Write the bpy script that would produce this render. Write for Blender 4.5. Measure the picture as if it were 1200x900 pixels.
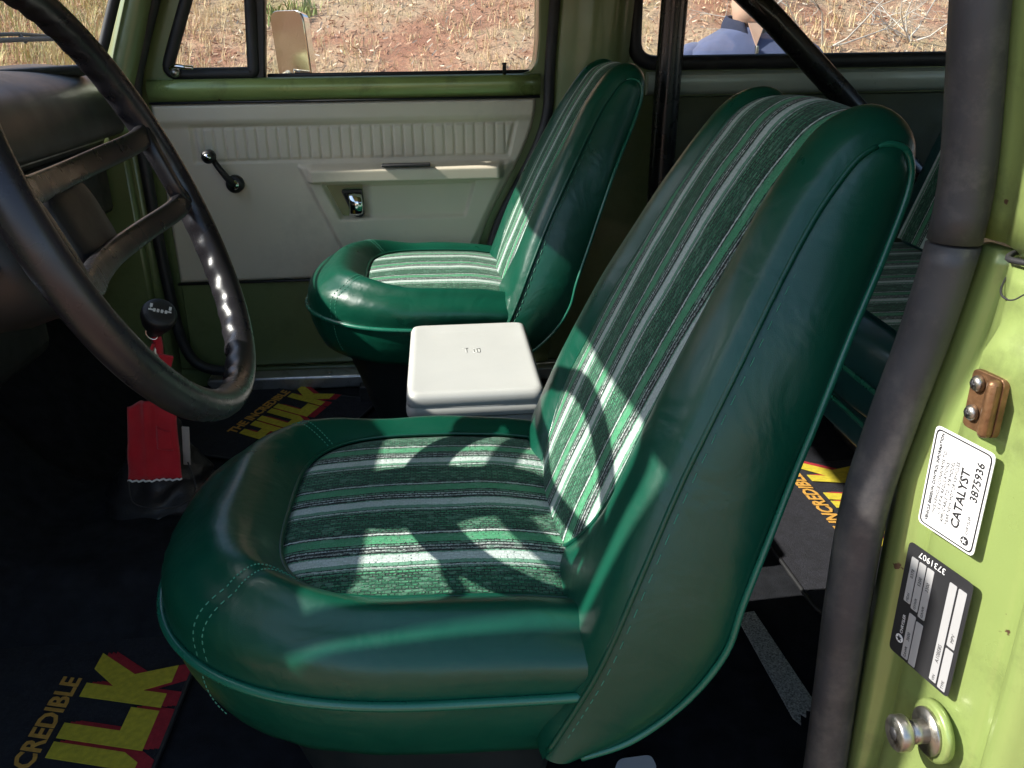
import bpy, bmesh, math, random
from mathutils import Vector, Matrix, Euler, noise
from mathutils.geometry import tessellate_polygon
random.seed(7)
for o in list(bpy.data.objects): bpy.data.objects.remove(o)
S = bpy.context.scene
COL = S.collection
R = math.radians

# ------------------------------------------------------------------ camera
PITCH, YAW, ROLL = R(22.5), R(4.6), R(0.7)
fwd = Vector((math.sin(YAW)*math.cos(PITCH), math.cos(YAW)*math.cos(PITCH), -math.sin(PITCH)))
rgt = Vector((math.cos(YAW), -math.sin(YAW), 0)); up = rgt.cross(fwd)
r2 = rgt*math.cos(ROLL) - up*math.sin(ROLL); u2 = rgt*math.sin(ROLL) + up*math.cos(ROLL)
cd = bpy.data.cameras.new('camera'); cam = bpy.data.objects.new('camera', cd); COL.objects.link(cam)
M = Matrix((r2, u2, -fwd)).transposed().to_4x4(); M.translation = Vector((0, 0, .85)); cam.matrix_world = M
cd.sensor_width = 36; cd.lens = 30; cd.clip_start = .02; cd.clip_end = 2000
S.camera = cam

# ------------------------------------------------------------------ light
SUN_EL, SUN_TH = R(39), R(4.5)          # from ahead of the truck, a little from the driver's side
w = bpy.data.worlds.new('World'); S.world = w; w.use_nodes = True
nt = w.node_tree; nt.nodes.clear()
sky = nt.nodes.new('ShaderNodeTexSky'); sky.sky_type = 'NISHITA'; sky.sun_disc = False
sky.sun_elevation = SUN_EL
to_sun = Vector((-math.cos(SUN_TH)*math.cos(SUN_EL), -math.sin(SUN_TH)*math.cos(SUN_EL), math.sin(SUN_EL)))
sky.sun_rotation = math.atan2(to_sun.x, to_sun.y)
bg = nt.nodes.new('ShaderNodeBackground'); bg.inputs[1].default_value = .15
wo = nt.nodes.new('ShaderNodeOutputWorld')
nt.links.new(sky.outputs[0], bg.inputs[0]); nt.links.new(bg.outputs[0], wo.inputs[0])
sl = bpy.data.lights.new('sun', 'SUN'); sl.energy = 4.6; sl.angle = R(.55); sl.color = (1, .955, .88)
so = bpy.data.objects.new('sun', sl); COL.objects.link(so)
so.rotation_euler = (-to_sun).to_track_quat('-Z', 'Y').to_euler(); so.location = (0, 0, 6)
S.view_settings.view_transform = 'Standard'; S.view_settings.look = 'None'
S.view_settings.exposure = 1.0; S.view_settings.gamma = 1; S.view_settings.use_curve_mapping = False
S.render.engine = 'CYCLES'
S.cycles.max_bounces = 8; S.cycles.transparent_max_bounces = 16

# ------------------------------------------------------------------ materials
MATS = {}
def newmat(name):
    m = bpy.data.materials.new(name); m.use_nodes = True
    n = m.node_tree.nodes; n.clear(); return m, n, m.node_tree.links
def N(n, t, **k):
    d = n.new('ShaderNode'+t)
    for a, b in k.items(): setattr(d, a, b)
    return d
def ramp(n, stops, interp='LINEAR'):
    r = n.new('ShaderNodeValToRGB'); cr = r.color_ramp; cr.interpolation = interp
    while len(cr.elements) > 1: cr.elements.remove(cr.elements[0])
    cr.elements[0].position = stops[0][0]; cr.elements[0].color = (*stops[0][1], 1)
    for p, c in stops[1:]:
        e = cr.elements.new(p); e.color = (*c, 1)
    return r
def pbr(name, col, rough=.5, metal=0, coat=0, spec=.5, var=.12, vscale=9, bump=0, bscale=400, bdetail=2, rvar=.08, coords='Object', dirt=None, voro=False, sheen=0, wav=0, chips=None):
    """principled with slow tonal variation, fine relief and uneven gloss"""
    if name in MATS: return MATS[name]
    m, n, l = newmat(name)
    out = N(n, 'OutputMaterial'); b = N(n, 'BsdfPrincipled'); l.new(b.outputs[0], out.inputs[0])
    tc = N(n, 'TexCoord')
    nz = N(n, 'TexNoise'); nz.inputs['Scale'].default_value = vscale; nz.inputs['Detail'].default_value = 5
    l.new(tc.outputs[coords], nz.inputs['Vector'])
    lo = [max(0, c*(1-var)) for c in col]; hi = [c*(1+var) for c in col]
    r = ramp(n, [(.3, lo), (.7, hi)]); l.new(nz.outputs[0], r.inputs[0])
    src = r.outputs[0]
    if dirt:
        dcol, dsc, dlo, dhi = dirt
        dn = N(n, 'TexNoise'); dn.inputs['Scale'].default_value = dsc; dn.inputs['Detail'].default_value = 8
        dn.inputs['Roughness'].default_value = .7
        l.new(tc.outputs[coords], dn.inputs['Vector'])
        dm = N(n, 'MapRange'); dm.inputs[1].default_value = dlo; dm.inputs[2].default_value = dhi
        l.new(dn.outputs[0], dm.inputs[0])
        mx = N(n, 'Mix', data_type='RGBA'); l.new(dm.outputs[0], mx.inputs[0]); l.new(src, mx.inputs[6])
        mx.inputs[7].default_value = (*dcol, 1); src = mx.outputs[2]
    if chips:
        cn = N(n, 'TexNoise'); cn.inputs['Scale'].default_value = 55; cn.inputs['Detail'].default_value = 6; l.new(tc.outputs[coords], cn.inputs['Vector'])
        cm = N(n, 'MapRange'); cm.inputs[1].default_value = .715; cm.inputs[2].default_value = .735; l.new(cn.outputs[0], cm.inputs[0])
        mx = N(n, 'Mix', data_type='RGBA'); l.new(cm.outputs[0], mx.inputs[0]); l.new(src, mx.inputs[6]); mx.inputs[7].default_value = (*chips, 1); src = mx.outputs[2]
    l.new(src, b.inputs['Base Color'])
    rr = N(n, 'MapRange'); rr.inputs[1].default_value = .3; rr.inputs[2].default_value = .7
    rr.inputs[3].default_value = max(.02, rough-rvar); rr.inputs[4].default_value = min(1, rough+rvar)
    n2 = N(n, 'TexNoise'); n2.inputs['Scale'].default_value = vscale*3.1; n2.inputs['Detail'].default_value = 6
    l.new(tc.outputs[coords], n2.inputs['Vector']); l.new(n2.outputs[0], rr.inputs[0]); l.new(rr.outputs[0], b.inputs['Roughness'])
    b.inputs['Metallic'].default_value = metal; b.inputs['Coat Weight'].default_value = coat
    b.inputs['Coat Roughness'].default_value = .12
    b.inputs['Specular IOR Level'].default_value = spec
    b.inputs['Sheen Weight'].default_value = sheen
    if bump:
        if voro:
            bn = N(n, 'TexVoronoi', feature='DISTANCE_TO_EDGE'); bn.inputs['Scale'].default_value = bscale; o = bn.outputs[0]
        else:
            bn = N(n, 'TexNoise'); bn.inputs['Scale'].default_value = bscale; bn.inputs['Detail'].default_value = bdetail; o = bn.outputs[0]
        l.new(tc.outputs[coords], bn.inputs['Vector'])
        bp = N(n, 'Bump'); bp.inputs['Strength'].default_value = bump; bp.inputs['Distance'].default_value = .002
        l.new(o, bp.inputs['Height']); l.new(bp.outputs[0], b.inputs['Normal'])
        if wav:
            wn = N(n, 'TexNoise'); wn.inputs['Scale'].default_value = 17; wn.inputs['Detail'].default_value = 3; wn.inputs['Distortion'].default_value = .6; l.new(tc.outputs[coords], wn.inputs['Vector'])
            bw = N(n, 'Bump'); bw.inputs['Strength'].default_value = wav; bw.inputs['Distance'].default_value = .012
            l.new(wn.outputs[0], bw.inputs['Height']); l.new(bw.outputs[0], bp.inputs['Normal'])
    MATS[name] = m; return m

def fabric_mat():
    """striped knit: stripes across UV.y (metres), thread speckle stronger in the mixed stripes"""
    m, n, l = newmat('striped_knit'); out = N(n, 'OutputMaterial'); b = N(n, 'BsdfPrincipled'); l.new(b.outputs[0], out.inputs[0])
    uv = N(n, 'UVMap'); uv.uv_map = 'UVMap'
    sep = N(n, 'SeparateXYZ'); l.new(uv.outputs[0], sep.inputs[0])
    # wobble of the rows
    wz = N(n, 'TexNoise'); wz.inputs['Scale'].default_value = 22; l.new(uv.outputs[0], wz.inputs['Vector'])
    wm = N(n, 'MapRange'); wm.inputs[3].default_value = -.0022; wm.inputs[4].default_value = .0022; l.new(wz.outputs[0], wm.inputs[0])
    wz2 = N(n, 'TexNoise'); wz2.inputs['Scale'].default_value = 420; l.new(uv.outputs[0], wz2.inputs['Vector'])
    wm2 = N(n, 'MapRange'); wm2.inputs[3].default_value = -.0016; wm2.inputs[4].default_value = .0016; l.new(wz2.outputs[0], wm2.inputs[0])
    a1 = N(n, 'Math', operation='ADD'); l.new(sep.outputs[1], a1.inputs[0]); l.new(wm.outputs[0], a1.inputs[1])
    a2 = N(n, 'Math', operation='ADD'); l.new(a1.outputs[0], a2.inputs[0]); l.new(wm2.outputs[0], a2.inputs[1])
    dv = N(n, 'Math', operation='MULTIPLY_ADD'); dv.inputs[1].default_value = 1/.100; dv.inputs[2].default_value = 10.18; l.new(a2.outputs[0], dv.inputs[0])
    fr = N(n, 'Math', operation='FRACT'); l.new(dv.outputs[0], fr.inputs[0])
    W = (.62, .70, .66); K = (.006, .012, .012); G = (.075, .34, .165); D = (.028, .165, .085); M2 = (.065, .27, .135); P = (.16, .36, .24)
    st = [(0, W), (.115, P), (.135, K), (.165, W), (.19, K), (.215, W), (.24, K), (.255, P), (.285, K), (.30, G), (.415, M2), (.435, K), (.45, W), (.478, K), (.50, D), (.56, M2), (.58, D), (.64, M2), (.66, D), (.71, G), (.73, D), (.79, M2), (.82, K), (.835, G), (.87, K), (.885, P), (.91, W), (.93, K), (.945, P)]
    cr = ramp(n, st, 'CONSTANT'); l.new(fr.outputs[0], cr.inputs[0])
    g = lambda v: (v, v, v)
    # how strongly dark loops break the stripe up
    am = ramp(n, [(0, g(.16)), (.12, g(.25)), (.15, g(.85)), (.28, g(.8)), (.31, g(.16)), (.41, g(.25)), (.44, g(.5)), (.465, g(.3)), (.49, g(.95)), (.70, g(.75)), (.8, g(.95)), (.9, g(.7)), (.96, g(.2))], 'LINEAR'); l.new(fr.outputs[0], am.inputs[0])
    # knit loops: staggered small cells
    mp = N(n, 'Mapping'); mp.inputs['Scale'].default_value = (150, 330, 1); l.new(uv.outputs[0], mp.inputs[0])
    vo = N(n, 'TexVoronoi'); vo.inputs['Scale'].default_value = 1; vo.inputs['Randomness'].default_value = .55; l.new(mp.outputs[0], vo.inputs['Vector'])
    th = N(n, 'MapRange'); th.inputs[1].default_value = .42; th.inputs[2].default_value = .62; l.new(vo.outputs['Distance'], th.inputs[0])
    rv = N(n, 'MapRange'); rv.inputs[1].default_value = .45; rv.inputs[2].default_value = .75
    sepc = N(n, 'SeparateColor'); l.new(vo.outputs['Color'], sepc.inputs[0]); l.new(sepc.outputs[0], rv.inputs[0])
    mxx = N(n, 'Math', operation='MAXIMUM'); l.new(th.outputs[0], mxx.inputs[0]); l.new(rv.outputs[0], mxx.inputs[1])
    dn_ = N(n, 'TexNoise'); dn_.inputs['Scale'].default_value = 160; l.new(uv.outputs[0], dn_.inputs['Vector'])
    dsub = N(n, 'VectorMath', operation='MULTIPLY_ADD'); dsub.inputs[1].default_value = (.003, .0022, 0); l.new(dn_.outputs['Color'], dsub.inputs[0]); l.new(uv.outputs[0], dsub.inputs[2])
    bk_ = N(n, 'TexBrick'); bk_.offset = .5; bk_.inputs['Scale'].default_value = 1; bk_.inputs['Brick Width'].default_value = .0062; bk_.inputs['Row Height'].default_value = .0038
    bk_.inputs['Mortar Size'].default_value = .0007; bk_.inputs['Mortar Smooth'].default_value = .35
    l.new(dsub.outputs[0], bk_.inputs['Vector'])
    bf = N(n, 'Math', operation='MULTIPLY'); bf.inputs[1].default_value = 1.0; l.new(bk_.outputs['Fac'], bf.inputs[0])
    rvs = N(n, 'Math', operation='MULTIPLY'); rvs.inputs[1].default_value = .55; l.new(mxx.outputs[0], rvs.inputs[0])
    mx3 = N(n, 'Math', operation='MAXIMUM'); l.new(bf.outputs[0], mx3.inputs[0]); l.new(rvs.outputs[0], mx3.inputs[1])
    ml = N(n, 'Math', operation='MULTIPLY'); l.new(mx3.outputs[0], ml.inputs[0]); l.new(am.outputs[0], ml.inputs[1])
    mix = N(n, 'Mix', data_type='RGBA'); l.new(ml.outputs[0], mix.inputs[0]); l.new(cr.outputs[0], mix.inputs[6]); mix.inputs[7].default_value = (*K, 1)
    # odd light threads in the dark stripes
    lt = N(n, 'MapRange'); lt.inputs[1].default_value = .78; lt.inputs[2].default_value = .92; lt.inputs[4].default_value = .3; l.new(sepc.outputs[1], lt.inputs[0])
    mix2 = N(n, 'Mix', data_type='RGBA'); l.new(lt.outputs[0], mix2.inputs[0]); l.new(mix.outputs[2], mix2.inputs[6]); mix2.inputs[7].default_value = (.22, .42, .30, 1)
    l.new(mix2.outputs[2], b.inputs['Base Color'])
    b.inputs['Roughness'].default_value = .9; b.inputs['Sheen Weight'].default_value = .15; b.inputs['Specular IOR Level'].default_value = .2
    bp = N(n, 'Bump'); bp.inputs['Strength'].default_value = .8; bp.inputs['Distance'].default_value = .003; bp.invert = True
    l.new(mx3.outputs[0], bp.inputs['Height']); l.new(bp.outputs[0], b.inputs['Normal'])
    return m

def glass_mat(name, tint=(.93, .96, .94), dust=.0):
    m, n, l = newmat(name); out = N(n, 'OutputMaterial')
    tr = N(n, 'BsdfTransparent'); tr.inputs[0].default_value = (*tint, 1)
    gl = N(n, 'BsdfGlossy'); gl.inputs['Roughness'].default_value = .02
    fr = N(n, 'Fresnel'); fr.inputs[0].default_value = 1.45
    mx = N(n, 'MixShader'); l.new(fr.outputs[0], mx.inputs[0]); l.new(tr.outputs[0], mx.inputs[1]); l.new(gl.outputs[0], mx.inputs[2])
    df = N(n, 'BsdfDiffuse'); df.inputs[0].default_value = (.6, .56, .5, 1)
    tc = N(n, 'TexCoord'); nz = N(n, 'TexNoise'); nz.inputs['Scale'].default_value = 6; nz.inputs['Detail'].default_value = 8
    l.new(tc.outputs['Object'], nz.inputs['Vector'])
    mr = N(n, 'MapRange'); mr.inputs[1].default_value = .45; mr.inputs[2].default_value = .8; mr.inputs[3].default_value = dust*.3; mr.inputs[4].default_value = dust
    l.new(nz.outputs[0], mr.inputs[0])
    m2 = N(n, 'MixShader'); l.new(mr.outputs[0], m2.inputs[0]); l.new(mx.outputs[0], m2.inputs[1]); l.new(df.outputs[0], m2.inputs[2])
    l.new(m2.outputs[0], out.inputs[0]); return m

VINYL = pbr('green_vinyl', (.0028, .062, .036), .33, coat=.12, spec=.42, bump=.10, bscale=900, voro=True, var=.10, vscale=6, rvar=.06, wav=.22)
VINYL_D = pbr('navy_green_vinyl', (.008, .05, .05), .36, coat=.12, bump=.10, bscale=900, voro=True)
PIPE = pbr('piping_vinyl', (.010, .13, .08), .3, coat=.2)
THREAD = pbr('stitch_thread', (.05, .24, .16), .7)
FABRIC = fabric_mat()
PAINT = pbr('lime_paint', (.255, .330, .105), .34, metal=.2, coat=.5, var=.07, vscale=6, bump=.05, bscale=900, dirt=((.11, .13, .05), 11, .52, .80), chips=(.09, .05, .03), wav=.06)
PAINT_SHADE = pbr('lime_paint_shade', (.160, .205, .082), .36, metal=.1, coat=.4, var=.10, vscale=5, dirt=((.07, .10, .035), 5, .5, .8))  # body lime made darker: shade inside the cab is put into this colour
BEIGE = pbr('beige_plastic', (.66, .585, .455), .55, var=.05, vscale=4, bump=.12, bscale=700, voro=True, dirt=((.46, .41, .32), 4, .55, .85))
RUBBER = pbr('black_rubber', (.018, .018, .02), .55, var=.3, bump=.1, bscale=300, dirt=((.06, .055, .05), 14, .55, .8))
SEALGREY = pbr('grey_weatherstrip', (.040, .040, .045), .5, var=.2, vscale=20, bump=.08, bscale=1600, dirt=((.10, .095, .09), 25, .5, .75))
BLACKP = pbr('black_plastic', (.014, .014, .016), .42, var=.2, bump=.18, bscale=900, voro=True)
WHEELP = pbr('wheel_plastic', (.017, .016, .019), .30, var=.2, bump=.10, bscale=1100, voro=True, rvar=.1)
DASHP = pbr('dash_pad', (.040, .036, .033), .38, var=.25, vscale=5, bump=.1, bscale=900, voro=True)
CHROME = pbr('chrome', (.75, .76, .77), .08, metal=1, var=.05, rvar=.03)
STEEL = pbr('dull_steel', (.42, .40, .36), .38, metal=1, var=.2, vscale=60, dirt=((.10, .06, .03), 90, .52, .75))
ALU = pbr('sill_aluminium', (.62, .62, .62), .35, metal=.9, var=.1, bump=.2, bscale=200, dirt=((.25, .24, .22), 30, .5, .8))
RUST = pbr('rusty_steel', (.20, .105, .05), .45, metal=.6, var=.5, vscale=60, bump=.2, bscale=300)
WHITEP = pbr('white_plastic', (.50, .50, .475), .42, var=.03, vscale=9, bump=.06, bscale=500, dirt=((.52, .49, .42), 11, .6, .85))
CARPET = pbr('black_carpet', (.016, .017, .021), .95, spec=.15, var=.35, vscale=30, bump=1.0, bscale=900, bdetail=6, dirt=((.024, .023, .022), 40, .58, .8))
MATP = pbr('mat_black', (.016, .016, .023), .9, var=.3, vscale=60, bump=1, bscale=1100, dirt=((.045, .045, .055), 260, .55, .75))
MYEL = pbr('mat_yellow', (.62, .50, .035), .9, var=.15, vscale=120, bump=.8, bscale=1100)
MRED = pbr('mat_red', (.42, .018, .03), .9, var=.15, vscale=120, bump=.8, bscale=1100)
MORANGE = pbr('mat_orange', (.66, .34, .06), .9, var=.15, vscale=120, bump=.8, bscale=1100)
REDCLOTH = pbr('red_cloth', (.52, .008, .02), .8, var=.15, vscale=18, bump=.5, bscale=1200, sheen=.2)
PAPER = pbr('paper_white', (.75, .75, .74), .45, var=.04, vscale=30)
INK = pbr('black_ink', (.02, .02, .022), .5)
SPECKLED = pbr('pale_speckled', (.42, .42, .40), .7, var=.75, vscale=420, bump=1, bscale=700)
GLASS = glass_mat('window_glass', dust=.05)
WSGLASS = glass_mat('windshield_glass', (.95, .97, .96), dust=.02)
HEADLINER = pbr('headliner', (.30, .30, .26), .8)

# ------------------------------------------------------------------ mesh helpers
def obj(name, verts, faces, mat=None, parent=None, smooth=True, uv=None, sharp=None):
    me = bpy.data.meshes.new(name); me.from_pydata([tuple(v) for v in verts], [], faces)
    if mat: me.materials.append(mat)
    if uv:
        ul = me.uv_layers.new(name='UVMap')
        for lp in me.loops: ul.data[lp.index].uv = uv[lp.vertex_index]
    if smooth:
        me.polygons.foreach_set('use_smooth', [True]*len(me.polygons))
        if sharp: me.set_sharp_from_angle(angle=R(sharp))
    me.update()
    o = bpy.data.objects.new(name, me); COL.objects.link(o)
    if parent: o.parent = parent
    return o
def fixn(o):
    bm = bmesh.new(); bm.from_mesh(o.data); bmesh.ops.recalc_face_normals(bm, faces=bm.faces); bm.to_mesh(o.data); bm.free(); return o
def empty(name, loc=(0, 0, 0), rz=0):
    o = bpy.data.objects.new(name, None); COL.objects.link(o); o.location = loc; o.rotation_euler = (0, 0, rz); o.empty_display_size = .1; return o
def tag(o, label=None, cat=None, group=None, kind=None):
    if label: o['label'] = label
    if cat: o['category'] = cat
    if group: o['group'] = group
    if kind: o['kind'] = kind
    return o
def bevel(o, wd, seg=3, ang=35):
    b = o.modifiers.new('b', 'BEVEL'); b.width = wd; b.segments = seg; b.limit_method = 'ANGLE'; b.angle_limit = R(ang)
    b.harden_normals = False
    o.data.polygons.foreach_set('use_smooth', [True]*len(o.data.polygons)); o.data.set_sharp_from_angle(angle=R(50))
    return o
def grid(name, rows, mat, parent=None, closed_u=False, closed_v=False, uv=None, smooth=True, cap=False, sharp=None):
    """rows: list of rows of points; closed_u closes each row, closed_v joins last row to first"""
    nr, nc = len(rows), len(rows[0]); vs = [p for r in rows for p in r]; fs = []
    for i in range(nr if closed_v else nr-1):
        for j in range(nc if closed_u else nc-1):
            a, b = i*nc+j, i*nc+(j+1) % nc; c, d = ((i+1) % nr)*nc+(j+1) % nc, ((i+1) % nr)*nc+j
            fs.append((a, b, c, d))
    if cap:
        fs.append(tuple(range(nc))[::-1]); fs.append(tuple((nr-1)*nc+j for j in range(nc)))
    u = [q for r in uv for q in r] if uv else None
    return obj(name, vs, fs, mat, parent, smooth, u, sharp)
def catmull(pts, n, closed=False):
    P = [Vector(p) for p in pts]; m = len(P); out = []
    segs = m if closed else m-1
    g = (lambda i: P[i % m]) if closed else (lambda i: P[max(0, min(m-1, i))])
    for k in range(n if closed else n):
        t = k/(n if closed else n-1)*segs; i = min(int(t), segs-1); f = t-i
        a, b, c, d = g(i-1), g(i), g(i+1), g(i+2)
        out.append(.5*((2*b)+(c-a)*f+(2*a-5*b+4*c-d)*f*f+(3*b-a-3*c+d)*f**3))
    return out
def tube(name, pts, rad, mat, parent=None, seg=8, closed=False, flat=1.0, upv=None):
    P = [Vector(p) for p in pts]; n = len(P); rows = []
    rr = rad if callable(rad) else (lambda t: rad)
    prev = None
    for i in range(n):
        t = (P[(i+1) % n]-P[i-1]) if closed else (P[min(n-1, i+1)]-P[max(0, i-1)])
        t.normalize()
        a = Vector(upv) if upv else (prev if prev else (Vector((0, 0, 1)) if abs(t.z) < .9 else Vector((1, 0, 0))))
        b = t.cross(a).normalized(); a = b.cross(t).normalized(); prev = a
        r = rr(i/max(1, n-1))
        rows.append([P[i]+(a*math.cos(k*2*math.pi/seg)*flat+b*math.sin(k*2*math.pi/seg))*r for k in range(seg)])
    return fixn(grid(name, rows, mat, parent, closed_u=True, closed_v=closed, cap=not closed))
def box(name, c, s, mat, parent=None, bev=.004, rot=None, seg=2):
    x, y, z = [v/2 for v in s]
    vs = [Vector((sx*x, sy*y, sz*z)) for sx in (-1, 1) for sy in (-1, 1) for sz in (-1, 1)]
    if rot: e = Euler(rot).to_matrix(); vs = [e@v for v in vs]
    vs = [v+Vector(c) for v in vs]
    fs = [(0, 1, 3, 2), (4, 6, 7, 5), (0, 4, 5, 1), (2, 3, 7, 6), (0, 2, 6, 4), (1, 5, 7, 3)]
    o = obj(name, vs, fs, mat, parent)
    if bev: bevel(o, bev, seg)
    return o
def rounded(poly, rad, seg=5):
    """round the corners of a closed 2-D polygon; rad scalar or per corner list"""
    out = []; n = len(poly)
    for i in range(n):
        p = Vector(poly[i][:2]); a = Vector(poly[i-1][:2]); b = Vector(poly[(i+1) % n][:2])
        r = rad[i] if isinstance(rad, (list, tuple)) else rad
        r = min(r, (a-p).length*.49, (b-p).length*.49)
        if r < 1e-5: out.append(p); continue
        d1 = (a-p).normalized(); d2 = (b-p).normalized()
        for k in range(seg+1):
            t = k/seg; out.append((p+d1*r)*(1-t)**2+2*t*(1-t)*p+(p+d2*r)*t*t)
    return out
def prism(name, outer, holes, f0, f1, mat, parent=None, bev=0, seg=2, sharp=40):
    """outline (2-D) with holes, extruded between maps f0(p) and f1(p) -> 3-D"""
    loops = [[Vector((p[0], p[1], 0)) for p in outer]]+[[Vector((p[0], p[1], 0)) for p in h] for h in holes]
    tri = tessellate_polygon(loops); flat = [p for lp in loops for p in lp]; n = len(flat)
    vs = [f0(p) for p in flat]+[f1(p) for p in flat]; fs = []
    for t in tri: fs.append(tuple(t)); fs.append(tuple(i+n for i in reversed(t)))
    o0 = 0
    for lp in loops:
        m = len(lp)
        for i in range(m):
            a, b = o0+i, o0+(i+1) % m; fs.append((a, b, b+n, a+n))
        o0 += m
    o = obj(name, vs, fs, mat, parent, True)
    fixn(o); o.data.set_sharp_from_angle(angle=R(sharp))
    if bev: bevel(o, bev, seg)
    return o
def xz(y): return lambda p: Vector((p[0], y, p[1]))
def xy(z): return lambda p: Vector((p[0], p[1], z))
def smooth01(a, b, v):
    t = max(0, min(1, (v-a)/(b-a))); return t*t*(3-2*t)
def lerp(a, b, t): return a+(b-a)*t
def text_mesh(name, body, size, mat, parent, mw, extrude=.0004, shear=0, space=1.0, sx=1.0, bold=0):
    c = bpy.data.curves.new(name, 'FONT'); c.body = body; c.size = size; c.extrude = extrude; c.shear = shear; c.space_character = space; c.offset = bold
    c.resolution_u = 2
    t = bpy.data.objects.new(name+'_src', c); COL.objects.link(t)
    bpy.context.view_layer.update()
    me = bpy.data.meshes.new_from_object(t.evaluated_get(bpy.context.evaluated_depsgraph_get()))
    bpy.data.objects.remove(t); bpy.data.curves.remove(c)
    me.name = name; me.materials.clear(); me.materials.append(mat)
    for v in me.vertices: v.co = mw @ Vector((v.co.x*sx, v.co.y, v.co.z))
    o = bpy.data.objects.new(name, me); COL.objects.link(o)
    if parent: o.parent = parent
    return o

# ================================================================== SETTING: terrain
def hill(x, y):
    d = y-4.6+.35*math.sin(x*.5)
    b = 0 if d < 0 else (d*d/(d+.8))*.47
    # the bank swings round in front of the truck (far to the left)
    e = -x-5.2
    b2 = 0 if e < 0 else (e*e/(e+1.2))*.30
    r = max(b, b2)+.25*min(b, b2)
    return -.63+r+.10*noise.noise((x*.35, y*.35, 0))*min(1, r+.3)+.035*noise.noise((x*1.9, y*1.9, 3))*min(1, r*2+.2)
def ground_mat():
    m, n, l = newmat('dry_bank_soil'); out = N(n, 'OutputMaterial'); b = N(n, 'BsdfPrincipled'); l.new(b.outputs[0], out.inputs[0])
    tc = N(n, 'TexCoord')
    a = N(n, 'TexNoise'); a.inputs['Scale'].default_value = .9; a.inputs['Detail'].default_value = 9; a.inputs['Roughness'].default_value = .65
    l.new(tc.outputs['Object'], a.inputs['Vector'])
    r = ramp(n, [(.3, (.34, .13, .08)), (.43, (.50, .24, .15)), (.54, (.60, .40, .26)), (.68, (.50, .38, .20))]); l.new(a.outputs[0], r.inputs[0])
    f = N(n, 'TexNoise'); f.inputs['Scale'].default_value = 28; f.inputs['Detail'].default_value = 8; f.inputs['Roughness'].default_value = .8
    l.new(tc.outputs['Object'], f.inputs['Vector'])
    r2_ = ramp(n, [(.32, (.45, .42, .40)), (.5, (1, 1, 1)), (.68, (1.35, 1.3, 1.22))]); l.new(f.outputs[0], r2_.inputs[0])
    mx = N(n, 'Mix', data_type='RGBA', blend_type='MULTIPLY'); mx.inputs[0].default_value = 1
    l.new(r.outputs[0], mx.inputs[6]); l.new(r2_.outputs[0], mx.inputs[7]); l.new(mx.outputs[2], b.inputs['Base Color'])
    b.inputs['Roughness'].default_value = .95
    bp = N(n, 'Bump'); bp.inputs['Strength'].default_value = 1; bp.inputs['Distance'].default_value = .05; l.new(f.outputs[0], bp.inputs['Height']); l.new(bp.outputs[0], b.inputs['Normal'])
    return m
GROUND = ground_mat()
def axis(near, far, n, k=2.2): return [math.copysign(abs(t)**k, t)*far if abs(t)**k*far > near else t*near/(near/far)**(1/k) for t in [i/n*2-1 for i in range(n+1)]]
gx = sorted(set(round(v, 3) for v in [i*.14 for i in range(-90, 90)]+[s*(12.6*1.25**k) for s in (-1, 1) for k in range(1, 18)]))
gy = sorted(set(round(v, 3) for v in [i*.14 for i in range(22, 110)]+[3.0-.6*1.3**k for k in range(1, 24)]+[15.3*1.25**k for k in range(1, 17)]))
g = grid('ground', [[(x, y, hill(max(-40, min(40, x)), min(60, y))) for x in gx] for y in gy], GROUND)
tag(fixn(g), kind='structure')

def blade_cols(name, cols):
    m, n, l = newmat(name); out = N(n, 'OutputMaterial'); b = N(n, 'BsdfPrincipled'); l.new(b.outputs[0], out.inputs[0])
    at = N(n, 'Attribute', attribute_name='tone'); r = ramp(n, cols); l.new(at.outputs['Fac'], r.inputs[0]); l.new(r.outputs[0], b.inputs['Base Color'])
    b.inputs['Roughness'].default_value = .75; return m
STRAW = blade_cols('dry_straw', [(0, (.50, .32, .17)), (.45, (.64, .47, .26)), (.8, (.70, .57, .34)), (.9, (.52, .44, .18)), (1, (.30, .33, .11))])
def tufts(name, spots, mat, tone_fn, hscale=1.0, lean=.9, wid=.0034):
    vs, fs, tone = [], [], []
    for (x, y, sc, nb) in spots:
        z = hill(x, y)-.01
        for k in range(nb):
            a = random.uniform(0, 6.283); h = sc*random.uniform(.5, 1.15)*hscale; ln = random.uniform(.1, lean)*h
            ox, oy = x+random.gauss(0, .03), y+random.gauss(0, .03)
            dx, dy = math.cos(a), math.sin(a); px, py = -dy*wid, dx*wid
            i = len(vs)
            vs += [(ox-px, oy-py, z), (ox+px, oy+py, z), (ox+dx*ln*.35+px*.7, oy+dy*ln*.35+py*.7, z+h*.6), (ox+dx*ln*.35-px*.7, oy+dy*ln*.35-py*.7, z+h*.6), (ox+dx*ln, oy+dy*ln, z+h)]
            fs += [(i, i+1, i+2, i+3), (i+3, i+2, i+4)]
            t = tone_fn(x, y); tone += [t]*5
    o = obj(name, vs, fs, mat, smooth=False)
    at = o.data.attributes.new('tone', 'FLOAT', 'POINT'); at.data.foreach_set('value', tone)
    return o
spots = []
while len(spots) < 17000:
    x = random.uniform(-9, 8); y = random.uniform(4.6, 11.5)
    den = noise.noise((x*.8, y*.8, 9))*.5+.5
    lf = smooth01(-1.0, -3.4, x)
    if random.random() > .05+.75*den**3+lf*.5: continue
    spots.append((x, y, random.uniform(.05, .16)*(1+.8*lf), random.choice((4, 5, 6, 8))))
def tone(x, y):
    t = random.gauss(.45, .22)
    if noise.noise((x*.7+5, y*.7, 2)) > .18 and random.random() < .55: t = random.uniform(.85, 1)
    return max(0, min(1, t))
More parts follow.
